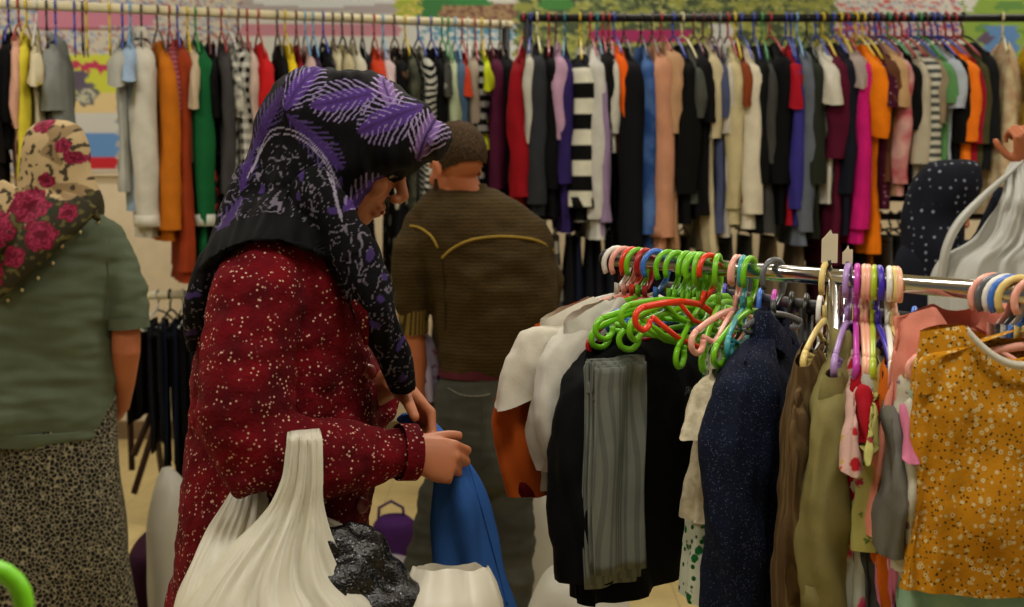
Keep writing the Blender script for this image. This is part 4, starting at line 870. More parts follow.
def fern_print(co):
    X = 512+co[:, 0]*600; Y = 165-(co[:, 2]-1.5)*600
    X = X+(co[:, 1]-2.2)*60*(co[:, 1] > 2.33)
    jx = np.array([ns(a*.03, b*.03, 3) for a, b in zip(X, Y)]); X = X+jx*4; Y = Y+np.roll(jx, 7)*0
    n1 = np.array([ns(a*.085, b*.085, 1) for a, b in zip(X, Y)]); n2 = np.array([ns(a*.075, b*.075, 8) for a, b in zip(X, Y)]); n3 = np.array([ns(a*.11, b*.11, 4) for a, b in zip(X, Y)])
    C = np.tile(LN((10, 9, 12)), (len(X), 1))
    low = ((Y > 148+.25*(X-300)) & (X < 352) & (Y > 130)) | (Y > 215)
    lines = low & ((np.abs(n2) < .03) & (n1 > -.05) | (np.abs(n3-.1) < .03) & (n1 < .1))
    C[lines] = LN((104, 98, 112)); C[low & (n2 > .48)] = LN((60, 44, 96))
    
    for b, t, hw, c in (((297, 112), (326, 68), 22, 1), ((388, 96), (324, 110), 21, 1), ((401, 116), (386, 74), 13, 2), ((424, 108), (368, 134), 24, 1), ((421, 160), (440, 112), 20, 2), ((262, 152), (291, 92), 15, 0), ((357, 207), (386, 176), 15, 1), ((300, 118), (352, 168), 15, 0), ((250, 190), (262, 150), 10, 0), ((236, 232), (252, 196), 9, 0)):
        core, edge, vein, mid = fern(X, Y, b, t, hw)
        C[core] = LN(((58, 36, 92), (72, 46, 116), (112, 84, 140))[c]); C[edge] = LN(((70, 56, 100), (118, 106, 140), (140, 122, 160))[c]); C[vein] = LN(((70, 54, 104), (132, 118, 160), (160, 140, 178))[c]); C[mid] = LN((60, 40, 90))
    # flowing border lines
    def curve(P, w, c):
        P = resamp(P, 60)
        for i in range(59):
            a = P[i]; d = P[i+1]-a; L2 = d @ d+1e-9; t = np.clip(((X-a[0])*d[0]+(Y-a[1])*d[1])/L2, 0, 1); D = np.hypot(X-a[0]-t*d[0], Y-a[1]-t*d[1]); C[D < w] = LN(c)
    for o in (0, 5): curve([(262-o, 172+o), (276, 140+o), (292, 130+o), (315, 138+o), (334, 156+o), (346, 178+o), (356, 212+o)], .7, (140, 132, 152))
    # plain black hem along the coat
    C[(Y > 211+.0060*(X-286)**2) & (Y < 240+.007*(X-286)**2) & (X > 205) & (X < 345) & (co[:, 1] < 2.4)] = LN((14, 14, 16))
    return C
paint(me, fern_print)
put(me, 'headscarf', mat('fern_scarf', (255, 255, 255), rough=.82, vc=True, bump=.25, bs=300, var=.1, spec=.35), pw)

# ---- man in the knitted jumper (seen from behind)
Y1 = 4.2
pm = person('person in a brown-green knitted jumper with yellow piping and grey jeans, seen from behind', W(475, 400, Y1))
HM = W(456, 166, Y1-.02); hmm = Matrix.Translation(HM) @ Matrix.Rotation(PI/2+math.radians(42), 4, 'Z') @ Matrix.Rotation(math.radians(14), 4, 'Y')
body = head_g(.97).xf(hmm)
body.tube([HM+Vector((0, -.01, -.02)), W(464, 190, Y1-.02), W(470, 212, Y1)], [.050, .053, .07], n=16)
ploft([(200, 440, 500, .07, Y1), (225, 415, 540, .09, Y1), (300, 432, 540, .10, Y1), (370, 440, 520, .10, Y1), (420, 440, 522, .11, Y1), (470, 440, 525, .10, Y1)], N=28, M=20, g=body)
ElM = W(408, 300, Y1-.02); WrM = W(418, 385, Y1+.02)
body.tube([W(415, 232, Y1), ElM, W(413, 335, Y1), W(417, 362, Y1+.01), WrM], [.045, .04, .036, .032, .025], n=14)
body.tube([W(535, 235, Y1), W(540, 310, Y1+.12), W(500, 330, Y1+.3)], [.045, .04, .03], n=14)
body.add(hand_g(WrM, (.25, .35, -.9), (-.9, 0, -.3), -1, curl=((30, 40, 20),)*4, s=.95)); body.add(hand_g(W(500, 330, Y1+.3), (-.8, .4, -.2), (0, -.3, .9), 1, s=.95))
for (a, b_, c) in (((455, 470), (437, 530), (424, 640)), ((508, 470), (510, 540), (508, 640))):
    body.tube([W(*a, Y1), W(*b_, Y1), W(*c, Y1)], [.075, .06, .045], n=14)
me = fuse(body, .0045, 3); fixn(me); put(me, 'body', skin_m2, pm)
g = G(); 
hr = []
for i in range(22):
    ph = PI*i/21*.62; ph = max(ph, .02)
    row = []
    for j in range(40):
        th = 2*PI*j/40; f = max(0, math.cos(th)); k = 1.03+.02*ns(th*3, ph*6, 2)
        phh = ph*(1.06-.34*f); low = .10*(abs(math.sin(th)) > .8)
        row.append((-.014+.101*k*math.sin(phh)*math.cos(th), .079*k*math.sin(phh)*math.sin(th), .034+.096*k*math.cos(phh)+.006*ns(th*5, ph*9, 7)))
    hr.append(row)
g.rings(hr, cap0=True); g.xf(Matrix.Scale(.985, 4)).xf(hmm)
ho = put(g.mesh(), 'hair', mat('short_hair', (66, 48, 27), pat='mottle', c2=(34, 25, 15), s=160, rough=.8, bump=1, bs=400), pm)
g2 = G().tube([hmm @ Vector((.05, s_*.052, -.075)) for s_ in (-1, -.5, 0, .5, 1)], [.02, .026, .03, .026, .02], n=10); 
put(G().tube([hmm @ Vector((.035, .055, -.03)), hmm @ Vector((.045, .05, -.065)), hmm @ Vector((.072, .025, -.098)), hmm @ Vector((.078, -.025, -.098)), hmm @ Vector((.045, -.05, -.065)), hmm @ Vector((.035, -.055, -.03))], [.006, .013, .015, .015, .013, .006], n=10).mesh(), 'beard', mat('beard_hair', (50, 34, 22), rough=.9), pm)
for y in (-1, 1): put(G().ell(hmm @ Vector((.077, y*.029, .001)), (.012,)*3).mesh(), 'eye', plastic((196, 190, 182)), pm)
g = ploft([(187, 440, 489, .055, Y1), (194, 428, 506, .08, Y1), (204, 416, 524, .105, Y1), (220, 408, 542, .125, Y1), (240, 412, 555, .14, Y1), (270, 424, 558, .145, Y1), (310, 432, 556, .145, Y1), (345, 437, 548, .14, Y1), (362, 440, 537, .13, Y1), (371, 441, 524, .122, Y1)], N=60, M=50, na=.006, nf=12, fold=.004, fk=3)
g.tube([W(424, 222, Y1-.01), W(413, 248, Y1-.02), W(410, 280, Y1-.03), W(412, 302, Y1-.02), W(414, 322, Y1-.01)], [.055, .057, .053, .050, .043], n=22)
g.tube([W(530, 235, Y1+.02), W(545, 280, Y1+.08), W(535, 320, Y1+.16), W(505, 335, Y1+.28)], [.055, .06, .055, .045], n=22)
me = fuse(g, .006, 5); wrinkle(me, .014, 7, 2); wrinkle(me, .008, 18, 6, (.8, 1, 1.2)); fixn(me); kn = mat('brown_knit', (58, 44, 18), pat='knit', c2=(28, 22, 9), s=90, bump=.9, bs=160)
sw = put(me, 'jumper', kn, pm); sb = bvh(me)
yp = mat('yellow_piping', (128, 104, 40), bump=.2)
strip_on(sb, [(442, 258), (452, 249), (468, 241), (490, 237), (515, 237), (538, 241), (554, 251)], .0042, 'piping', yp, sw)
strip_on(sb, [(441, 258), (444, 290), (445, 330)], .0022, 'seam', kn, sw)
strip_on(sb, [(410, 226), (420, 228), (431, 236), (438, 248)], .0038, 'piping', yp, sw)
put(ploft([(184, 441, 486, .052, Y1-.005), (189, 438, 489, .060, Y1), (194, 436, 494, .064, Y1)], N=40, M=10).mesh(), 'collar', mat('rib_knit', (70, 56, 28), pat='vstripe', c2=(40, 32, 16), s=.012), sw)
put(G().tube([W(413, 309, Y1-.015), W(414, 333, Y1-.01)], [.046, .044], n=28, cap=False).mesh(), 'cuff', mat('rib_cuff', (104, 84, 36), pat='vstripe', c2=(46, 36, 18), s=.014), sw)
put(ploft([(364, 440, 525, .122, Y1), (370, 438, 524, .122, Y1), (375, 438, 524, .122, Y1)], N=40, M=8).mesh(), 'belt', mat('maroon_belt', (70, 26, 34), bump=.2), pm)
g = ploft([(372, 438, 523, .118, Y1), (400, 434, 527, .128, Y1), (440, 432, 532, .130, Y1), (475, 430, 534, .12, Y1), (488, 436, 530, .09, Y1)], N=50, M=30)
for P in (((456, 462), (440, 520), (426, 575), (420, 650)), ((507, 462), (510, 520), (511, 580), (510, 655))):
    R = resamp([(*W(*p, Y1), r) for p, r in zip(P, (.086, .078, .070, .066))], 24); g.tube([tuple(r[:3]) for r in R], [r[3] for r in R], n=26)
me = fuse(g, .0065, 4); wrinkle(me, .012, 6, 4, (.7, 1, 2.6)); wrinkle(me, .004, 22, 6, (.5, .5, 2)); fixn(me); je = mat('grey_denim', (62, 62, 54), pat='mottle', c2=(48, 48, 43), s=6, bs=300, bump=.4)
jn = put(me, 'jeans', je, pm); jb = bvh(me)
strip_on(jb, [(448, 388), (462, 395), (480, 396), (490, 394)], .0016, 'stitching', mat('thread', (110, 106, 92), bump=0), jn)
strip_on(jb, [(481, 380), (483, 420), (482, 470)], .002, 'seam', je, jn)
pf = W(420, 655, Y1); shoe(pm, pf.x, Y1+.03, PI/2+.5, sh_m); pf = W(510, 655, Y1); shoe(pm, pf.x, Y1+.03, PI/2, sh_m)
# cloth the man holds
me = ploft([(332, 419, 428, .015, Y1+.05), (345, 414, 434, .03, Y1+.05), (365, 412, 438, .04, Y1+.05), (385, 414, 440, .045, Y1+.05), (400, 418, 440, .04, Y1+.05)], N=40, M=24, fold=.008, fk=6, na=.01, nf=20).mesh()
o = put(me, 'blouse', mat('lilac_print', (150, 140, 160), pat='bloom', c2=(60, 40, 90), c3=(120, 70, 80), s=28), empty('tmp')); bpy.data.objects.remove(o.parent); o.parent = None; o.matrix_parent_inverse = Matrix(); tag(o, 'lilac and grey print blouse held at the side of the jumper wearer', 'blouse')

# ---- woman at the left (seen from behind)
Y2 = 4.1
pl = person('person in a grey-green blouse, leopard print skirt and rose headscarf, seen from behind at left', W(45, 400, Y2))
HL = W(56, 168, Y2+.02); hml = Matrix.Translation(HL) @ Matrix.Rotation(PI/2-.25, 4, 'Z') @ Matrix.Rotation(math.radians(10), 4, 'Y')
body = head_g(.97).xf(hml); body.tube([HL, W(50, 225, Y2)], [.055, .07], n=16)
ploft([(222, 0, 95, .08, Y2), (250, -18, 108, .11, Y2), (330, -18, 100, .11, Y2), (400, -18, 100, .13, Y2), (470, -15, 98, .12, Y2)], N=28, M=20, g=body)
body.tube([W(108, 240, Y2), W(126, 315, Y2-.02), W(126, 350, Y2-.03), W(124, 380, Y2+.02), W(121, 408, Y2+.08)], [.045, .042, .042, .034, .025], n=14)
body.tube([W(-15, 240, Y2), W(-36, 315, Y2), W(-30, 400, Y2-.05)], [.045, .042, .026], n=14)
body.add(hand_g(W(121, 408, Y2+.08), (-.35, .75, -.5), (.8, -.3, -.3), -1, curl=((25, 35, 20),)*4, s=.92)); body.add(hand_g(W(-30, 400, Y2-.05), (0, 0, -1), (-1, 0, 0), 1, s=.92))
legs_g(body, W(0, 460, Y2).z, Y2, W(15, 460, Y2).x, W(72, 460, Y2).x)
me = fuse(body, .0045, 3); fixn(me); put(me, 'body', skin_m2, pl)
g = ploft([(205, 22, 92, .07, Y2), (216, 2, 106, .10, Y2), (228, -14, 120, .125, Y2), (250, -26, 128, .14, Y2), (290, -28, 122, .145, Y2), (330, -28, 116, .145, Y2), (375, -30, 117, .155, Y2), (410, -32, 117, .165, Y2), (432, -30, 113, .165, Y2)], N=70, M=60, na=.010, nf=9, fold=.004, fk=4)
g.tube([W(104, 232, Y2), W(117, 262, Y2-.01), W(127, 295, Y2-.02), W(129, 322, Y2-.03)], [.055, .058, .060, .058], n=24); g.tube([W(-8, 232, Y2), W(-30, 280, Y2), W(-36, 325, Y2)], [.055, .06, .06], n=24)
me = fuse(g, .006, 4); wrinkle(me, .014, 6, 4); wrinkle(me, .010, 12, 8, (.4, .5, 2.0)); wrinkle(me, .005, 26, 8, (.5, .5, 1.6)); fixn(me); bl = mat('sage_blouse', (78, 86, 68), bump=.3, bs=250, var=.1)
bo = put(me, 'blouse', bl, pl); bt = bvh(me)
strip_on(bt, [(110, 240), (108, 262), (110, 290), (112, 325)], .002, 'seam', bl, bo)
put(G().tube([W(128, 316, Y2-.03), W(129, 328, Y2-.03)], [.0605, .0605], n=28, cap=False).mesh(), 'cuff', bl, bo)
# hem edge lower in the middle
put(ploft([(424, -31, 114, .167, Y2), (432, -30, 112, .169, Y2), (438, -20, 92, .168, Y2)], N=60, M=10).mesh(), 'hem', bl, bo)
me = ploft([(395, -24, 114, .145, Y2), (440, -30, 119, .155, Y2), (500, -36, 125, .17, Y2), (560, -40, 131, .19, Y2), (607, -45, 137, .20, Y2), (655, -48, 142, .21, Y2)], N=110, M=80, fold=.022, fk=5, fgrow=.6, na=.02, nf=5, cap0=False, cap1=False).mesh(); fixn(me)
lm = mat('leopard', (22, 21, 18), pat='leopard', c2=(140, 132, 108), s=80, bump=.2)
sk = put(me, 'skirt', lm, pl); kb = bvh(me)
0 and strip_on(kb, [(60, 572), (90, 567), (118, 562), (131, 556)], .0035, 'flounce_seam', q((20, 20, 18)), sk, off=-.001)
shoe(pl, W(15, 600, Y2).x, Y2, PI/2, sh_m); shoe(pl, W(72, 600, Y2).x, Y2, PI/2, sh_m)
g = ploft([(120, 46, 66, .02, Y2), (123, 36, 77, .05, Y2), (130, 29, 84, .08, Y2), (145, 24, 89, .10, Y2), (165, 22, 92, .112, Y2), (185, 20, 97, .118, Y2), (203, 14, 102, .124, Y2), (217, 4, 101, .135, Y2), (230, -8, 90, .145, Y2), (238, -14, 72, .145, Y2)], N=70, M=60, na=.010, nf=13)
for P, rr, fl in (([(60, 200, 3.98), (35, 235, 3.94), (12, 268, 3.935), (-6, 298, 3.94)], [.09, .085, .055, .018], .28), ([(80, 200, 3.98), (62, 225, 3.945), (42, 252, 3.94)], [.07, .055, .02], .3), ([(95, 214, 4.0), (100, 222, 4.0)], [.02, .008], .5), ([(20, 190, 3.99), (-8, 230, 3.95), (-30, 262, 3.95)], [.07, .07, .05], .3)):
    R = resamp([(*W(*p), r) for p, r in zip(P, rr)], 16); g.tube([tuple(r[:3]) for r in R], [r[3] for r in R], n=22, flat=fl, nor=(1, 0, .3))
me = fuse(g, .0045, 4); wrinkle(me, .008, 12, 5, (1, .6, .7)); fixn(me)
def roses(co):
    X = 512+co[:, 0]*341; Y = 165-(co[:, 2]-1.5)*341
    n1 = np.array([ns(a*.05, b*.05, 1) for a, b in zip(X, Y)]); n2 = np.array([ns(a*.16, b*.16, 8) for a, b in zip(X, Y)])
    C = np.tile(LN((168, 146, 108)), (len(X), 1)); dk = (Y+X*.45 > 232+n1*22); C[dk] = LN((44, 40, 26)); C[(n1 > .18) & ~dk] = LN((128, 106, 74)); C[(n2 > .28) & ~dk] = LN((60, 50, 34)); C[dk & (n2 > .25)] = LN((84, 78, 44))
    for cx, cy, r in ((12, 226, 24), (50, 204, 19), (62, 232, 17), (8, 268, 17), (76, 146, 8), (84, 158, 8), (54, 126, 10), (36, 252, 12), (88, 210, 10), (62, 180, 8), (-20, 240, 20)):
        d = np.hypot(X-cx, (Y-cy)*1.15)/r+n2*.35; C[d < 1] = LN((100, 16, 38)); C[(d < .95) & (np.sin(d*11+n1*14+n2*4) > .35)] = LN((140, 38, 68)); C[(d < .3)] = LN((86, 10, 30)); C[(d >= 1) & (d < 1.1) & dk] = LN((30, 44, 22))
    return C
paint(me, roses); so = put(me, 'headscarf', mat('rose_scarf', (255, 255, 255), rough=.7, vc=True, bump=.2, var=.08), pl); st = bvh(me)
for x, y in ((98, 222), (80, 232), (62, 246), (53, 263), (38, 278), (22, 290), (8, 300)):
    p = on(bt, x, y, .006)
    if p is not None: put(G().ell(p, (.005, .005, .006), n=8, m=6).mesh(), 'bead', plastic((190, 176, 130)), so)

# ---- person at the right behind the chrome rack
Y3 = 4.45
pr = person('person in a navy headscarf with white dots, bent behind the chrome rack at right', W(950, 300, Y3))
HR = W(947, 203, Y3); hmr = Matrix.Translation(HR) @ Matrix.Rotation(.25, 4, 'Z') @ Matrix.Rotation(math.radians(30), 4, 'Y')
body = head_g(.88).xf(hmr); body.tube([HR, W(935, 250, Y3)], [.055, .07], n=16)
ploft([(245, 915, 965, .07, Y3), (265, 908, 980, .11, Y3), (330, 905, 980, .13, Y3), (430, 900, 985, .14, Y3), (480, 902, 980, .13, Y3)], N=28, M=18, g=body)
HW = W(1026, 166, Y3-.35)
body.tube([W(980, 262, Y3-.08), W(1000, 225, Y3-.2), HW], [.05, .04, .026], n=14); body.tube([W(915, 265, Y3+.1), W(915, 330, Y3+.2), W(935, 340, Y3+.3)], [.05, .04, .026], n=14)
body.add(hand_g(HW, (-.1, -.2, .9), (.2, -.95, -.1), 1, curl=((70, 70, 45),)*4, thumb=(.5, .7, -.5), s=1.05)); body.add(hand_g(W(935, 340, Y3+.3), (.2, -.2, -.9), (-1, 0, 0), -1, s=.95))
legs_g(body, .75, Y3, W(925, 300, Y3).x, W(965, 300, Y3).x)
me = fuse(body, .005, 3); fixn(me); put(me, 'body', skin_m2, pr)
dk = q((18, 20, 30))
g = ploft([(240, 908, 972, .10, Y3), (258, 896, 990, .15, Y3), (300, 892, 996, .16, Y3), (420, 886, 1000, .17, Y3), (560, 880, 1005, .19, Y3), (590, 880, 1005, .19, Y3)], N=50, M=40, na=.01, nf=8, fold=.008, fk=5)
g.tube([W(978, 262, Y3-.08), W(992, 240, Y3-.16), W(1008, 195, Y3-.29)], [.062, .055, .042], n=20); g.tube([W(915, 265, Y3+.1), W(912, 325, Y3+.2), W(928, 338, Y3+.28)], [.06, .055, .045], n=20)
me = fuse(g, .007, 3); fixn(me); put(me, 'coat', dk, pr)
g = ploft([(160, 938, 962, .02, Y3), (163, 928, 974, .05, Y3), (170, 920, 978, .08, Y3), (185, 911, 979, .10, Y3), (200, 907, 974, .105, Y3), (220, 904, 964, .11, Y3), (245, 903, 960, .14, Y3), (270, 905, 955, .15, Y3), (292, 912, 945, .15, Y3)], N=50, M=50, na=.008, nf=13)
me = fuse(g, .006, 3); wrinkle(me, .007, 10, 4); fixn(me); put(me, 'headscarf', mat('dot_scarf', (15, 17, 26), pat='dots', c2=(118, 122, 134), s=40, bump=.2), pr)
shoe(pr, W(925, 500, Y3).x, Y3, 0, sh_m); shoe(pr, W(965, 500, Y3).x, Y3+.1, 0, sh_m)
# ------------------------------------------------------------------ bags, cloth and loose things
def bagmat(name, c, tr=.35, al=.9):
    if name in MATS: return MATS[name]
    m = mat(name, c, rough=.38, bump=.15, bs=30, spec=.4, var=.03); nt = m.node_tree; b = nt.nodes['Principled BSDF']; b.inputs['Alpha'].default_value = al
    t = nt.nodes.new('ShaderNodeBsdfTranslucent'); t.inputs[0].default_value = (*lin(c), 1); x = nt.nodes.new('ShaderNodeMixShader'); x.inputs[0].default_value = tr
    nt.links.new(b.outputs[0], x.inputs[1]); nt.links.new(t.outputs[0], x.inputs[2]); nt.links.new(x.outputs[0], nt.nodes['Material Output'].inputs[0]); return m
bm1 = bagmat('white_bag', (238, 234, 216), .3, .97); bm2 = bagmat('clear_bag', (196, 194, 184), .4, .72); bm3 = bagmat('cream_bag', (226, 220, 202), .2, 1.0)
def pleated(levels, N=120, M=80, amp=.006, k=26, seed=0, e=1.0, cap1=False, lowk=3):
    A = resamp(levels, M); R = []
    for i, (py, pl_, pr_, hy, Y) in enumerate(A):
        l = W(pl_, py, Y); r = W(pr_, py, Y); cx = (l.x+r.x)/2; hx = (r.x-l.x)/2; z = l.z; v = i/(M-1); row = []
        for j in range(N):
            th = 2*PI*j/N; c, s = math.cos(th), math.sin(th)
            d = amp*(.35+min(1, hx/.08))*(math.sin(k*th*.5+seed+5*ns(th*1.5, seed, 1))*.25*(1-v)+2.2*ns(th*3+seed, v*2.2, seed)+1.6*ns(th*8, v*3+seed, seed+4)+.9*ns(th*17, v*7, seed+2))
            row.append((cx+(hx+d*.6)*sp(c, e), Y-(hy+d)*sp(s, e), z+(.004*ns(x_ := c*5, 2, seed) if i == 0 else 0)))
        R.append(row)
    return G().rings(R, cap1=cap1)
# bag on the forearm
rb = empty('plastic_bag', W(275, 600, 2.02)); tag(rb, 'big white plastic bag hanging from the red coat forearm', 'plastic bag')
def pb_(me, name, m, par): fixn(me); o = put(me, name, m, par); return o
b0 = pb_(pleated([(425, 295, 309, .010, 2.15), (427, 290, 316, .016, 2.10), (434, 288, 318, .018, 2.06), (450, 286, 320, .016, 2.05), (480, 281, 321, .018, 2.045), (505, 270, 321, .024, 2.045), (525, 254, 324, .036, 2.043), (548, 232, 330, .055, 2.04), (575, 208, 345, .08, 2.04), (605, 185, 380, .105, 2.04), (650, 168, 402, .12, 2.04), (710, 172, 398, .12, 2.04), (760, 190, 380, .10, 2.04), (775, 215, 350, .05, 2.04)], cap1=True, seed=2, amp=.0065, N=160, M=140).mesh(), 'body', bm1, rb)
P = resamp([(*W(246, 470, 2.12), .012), (*W(232, 500, 2.10), .022), (*W(214, 535, 2.09), .034), (*W(200, 570, 2.07), .045), (*W(190, 610, 2.06), .055)], 40)
g = G(); R = []
pb_(pleated([(471, 243, 252, .006, 2.2), (480, 237, 262, .012, 2.17), (500, 226, 266, .018, 2.14), (530, 208, 262, .026, 2.11), (560, 193, 256, .045, 2.09), (590, 180, 262, .06, 2.07), (620, 172, 270, .07, 2.06)], amp=.005, seed=9, N=90, M=60).mesh(), 'handle', bm1, rb)
pb_(G().tube([W(248, 474, 2.20), W(256, 462, 2.22), W(275, 440, 2.225), W(292, 428, 2.19), W(300, 425, 2.15)], [.006, .008, .010, .010, .010], n=10, flat=.4).mesh(), 'handle', bm1, rb)
pb_(pleated([(506, 292, 300, .004, 2.19), (530, 318, 352, .012, 2.17), (560, 318, 378, .03, 2.14), (600, 318, 400, .06, 2.1), (640, 318, 402, .08, 2.08)], amp=.003, seed=12, N=60, M=30).mesh(), 'back_panel', bm1, rb)
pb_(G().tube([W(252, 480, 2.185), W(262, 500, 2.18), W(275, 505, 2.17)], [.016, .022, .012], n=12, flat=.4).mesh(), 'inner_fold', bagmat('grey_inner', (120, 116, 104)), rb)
# black sequinned garment in the bag
g = G(); random.seed(4)
for (x, y, Y, r) in ((338, 548, 2.07, .040), (360, 556, 2.08, .046), (380, 578, 2.08, .045), (345, 580, 2.05, .05), (398, 600, 2.07, .042), (325, 540, 2.09, .03), (372, 606, 2.05, .05), (355, 535, 2.1, .03)): g.ell(W(x, y, Y), (r, r*.8, r*.75))
me = fuse(g, .004, 3); wrinkle(me, .012, 16, 3); wrinkle(me, .006, 40, 5); fixn(me)
sq = mat('sequins', (16, 16, 18), rough=.25, pat='fleck', c2=(120, 122, 128), c3=(10, 10, 12), s=190, metal=.4, bump=1.0, bs=240, spec=.8)
o = link('top', me, sq); tag(o, 'black sequinned top bulging out of the big white plastic bag', 'top')
# second bag
rb = empty('plastic_bag', W(450, 640, 2.1)); tag(rb, 'stiff cream white bag standing open at the bottom beside the blue cloth', 'plastic bag')
def facet(cx, cy):
    R = []
    for py, pl_, pr_, hy in ((567, 412, 488, .010), (572, 410, 491, .018), (585, 404, 497, .045), (605, 398, 503, .075), (660, 392, 510, .08), (740, 396, 505, .075)):
        row = []
        for j in range(64):
            th = 2*PI*j/64; l = W(pl_, py, 2.1); r = W(pr_, py, 2.1); c, s = math.cos(th), math.sin(th)
            d = .012*abs(math.sin(3*th+py*.008))-.006*(abs(c) > .6)+.008*ns(th*3, py*.02, 2)
            row.append(((l.x+r.x)/2+(r.x-l.x)/2*sp(c, .7), 2.1-(hy+d)*sp(s, .7), l.z+.006*ns(th*2, 1, 5)))
        R.append(row)
    return R
pb_(G().rings(facet(0, 0), cap1=True).mesh(), 'body', bm3, rb)
pb_(G().rings([[Vector(p)*1 for p in facet(0, 0)[0]], [Vector((p[0]*.985-.0006, 2.1+(p[1]-2.1)*.93, p[2]-.03)) for p in facet(0, 0)[0]]]).mesh(), 'rim_fold', bm3, rb)
for s_ in (): pb_(G().tube([W(430, 569, 2.1+s_), W(436, 590, 2.13+s_), W(450, 602, 2.13+s_), W(466, 590, 2.13+s_), W(470, 569, 2.1+s_)], .004, n=8).mesh(), 'handle', bm3, rb)
# blue cloth in her hands
bc = mat('blue_cotton', (44, 84, 150), bump=.35, bs=280, var=.12)
g = ploft([(414, 404, 428, .012, 2.31), (420, 400, 438, .018, 2.31), (430, 412, 446, .024, 2.29), (442, 428, 454, .03, 2.27), (455, 430, 462, .032, 2.27), (475, 434, 472, .036, 2.27), (500, 434, 482, .04, 2.27), (530, 434, 492, .042, 2.27), (565, 436, 502, .045, 2.27), (607, 438, 513, .048, 2.27), (680, 440, 528, .05, 2.27), (760, 445, 535, .05, 2.27)], N=90, M=90, fold=.007, fk=5, na=.018, nf=13, fgrow=.5)
me = g.mesh(); fixn(me); o = link('trousers', me, bc); tag(o, 'bright blue cotton trousers held up in both hands of the red coat wearer', 'trousers'); bb = bvh(me)
so_ = strip_on(bb, [(458, 432), (468, 462), (478, 495), (488, 530), (500, 575), (507, 604)], .0018, 'seam', bc, o, off=.001)
# white bag at the right, from the raised hand
rb = empty('plastic_bag', W(1000, 300, 3.9)); tag(rb, 'white translucent plastic bag hanging from the raised hand at the right edge', 'plastic bag')
bmr = bagmat('white_bag_r', (196, 196, 190), .3, .93)
YB_ = 3.95
pb_(pleated([(162, 1014, 1030, .012, YB_+.12), (172, 1008, 1040, .02, YB_+.08), (195, 1004, 1052, .04, YB_), (215, 994, 1058, .07, YB_), (240, 978, 1064, .10, YB_), (262, 945, 1066, .13, YB_), (300, 934, 1068, .15, YB_), (360, 936, 1062, .15, YB_), (400, 960, 1045, .1, YB_)], seed=4, amp=.014, cap1=True).mesh(), 'body', bmr, rb)
R = resamp([(*W(1022, 162, YB_+.1), .01), (*W(1004, 178, YB_+.03), .022), (*W(980, 200, YB_), .032), (*W(958, 224, YB_-.02), .036), (*W(946, 250, YB_-.02), .036), (*W(942, 280, YB_), .04)], 30)
pb_(G().tube([tuple(r[:3]) for r in R], [r[3] for r in R], n=20, flat=.35, nor=(1, 0, 1)).mesh(), 'handle', bmr, rb)
# floor things
def blob(name, label, cat, levels, m, **k):
    me = ploft(levels, N=60, M=40, na=.03, nf=7, **k).mesh(); fixn(me); zmin = min(v.co.z for v in me.vertices)
    for v in me.vertices: v.co.z -= zmin-.001
    o = link(name, me, m); return tag(o, label, cat)
def at(o, px, py, Y):   # move so the top sits at this spot
    return o
blob('plastic_bag', 'white plastic bag on the floor behind the red coat', 'plastic bag', [(478, 160, 176, .04, 4.4), (500, 152, 192, .10, 4.4), (550, 150, 200, .14, 4.4), (600, 148, 205, .15, 4.4), (640, 150, 200, .14, 4.4)], bm2)
blob('cloth_heap', 'dark plum heap of cloth on the floor beside the leopard skirt', 'cloth', [(538, 145, 160, .04, 4.7), (552, 132, 172, .14, 4.7), (580, 130, 174, .16, 4.7), (607, 132, 172, .15, 4.7)], q((46, 20, 36)))
blob('plastic_bag', 'crumpled clear plastic bag on the floor under the black jacket', 'plastic bag', [(575, 560, 600, .04, 3.6), (590, 540, 620, .14, 3.6), (630, 525, 630, .18, 3.6), (700, 520, 635, .18, 3.6), (740, 530, 625, .16, 3.6)], bm2)
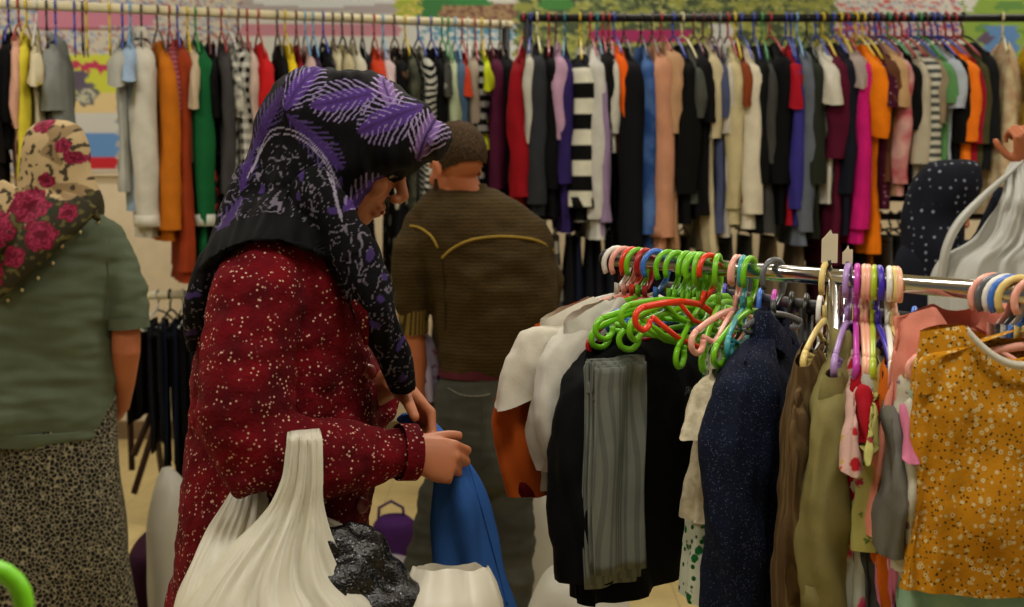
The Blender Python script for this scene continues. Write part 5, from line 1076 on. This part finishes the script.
blob('handbag', 'purple handbag on the floor between coat and grey jeans', 'handbag', [(484, 378, 405, .05, 5.2), (492, 370, 412, .09, 5.2), (512, 368, 414, .10, 5.2), (530, 370, 412, .10, 5.2)], q((56, 26, 74)))
hb = [o for o in COL.objects if o.name.startswith('handbag')][0]; zt = max(v.co.z for v in hb.data.vertices); hx = W(391, 500, 5.2).x
G().tube([(hx-.05, 5.2, zt-.03), (hx-.045, 5.2, zt+.03), (hx, 5.2, zt+.055), (hx+.045, 5.2, zt+.03), (hx+.05, 5.2, zt-.03)], .006, n=8).build('handle', q((56, 26, 74)), hb)
blob('cloth_heap', 'pale lilac cloth lying in front of the purple handbag', 'cloth', [(512, 372, 400, .03, 4.9), (522, 362, 414, .12, 4.9), (540, 360, 416, .14, 4.9)], q((120, 112, 116)))
blob('plastic_bag', 'white plastic bag standing on the floor beside grey jeans', 'plastic bag', [(470, 530, 545, .04, 4.6), (500, 522, 560, .12, 4.6), (560, 518, 575, .16, 4.6), (625, 520, 575, .16, 4.6)], bm2)
# lime hanger on a rail close to the camera
c = W(-13, 590, 1.15); r_ = .034
nr = empty('clothes_rack', (c.x, c.y, 0)); tag(nr, 'white rail end of a rack at the lower left corner', 'clothes rack')
sub(G().tube([c+Vector((-.9, -.25, -.014)), c+Vector((.004, .004, -.014))], .015, n=16).build('rail', plastic((206, 190, 178)), nr), nr)
pp = c+Vector((-.85, -.236, -.014)); sub(G().tube([pp, (pp.x, pp.y, 0)], .015, n=12).build('post', plastic((206, 190, 178)), nr), nr); sub(G().tube([(pp.x, pp.y-.25, .015), (pp.x, pp.y+.25, .015)], .015, n=12).build('foot', dark_m, nr), nr)
nhanger_c = plastic((120, 206, 20), 'lime_gloss', rough=.4)
h = hanger(nhanger_c, nhanger_c, hw=.16, rr=.024, top=-.075, slope=.25, th=.0085, fancy=True, res=16); h.location = c+Vector((-.004, 0, -.014)); h.rotation_euler = (0, 0, .15); tag(h, 'blurred lime green hanger at the lower left corner of the frame', 'clothes hanger')
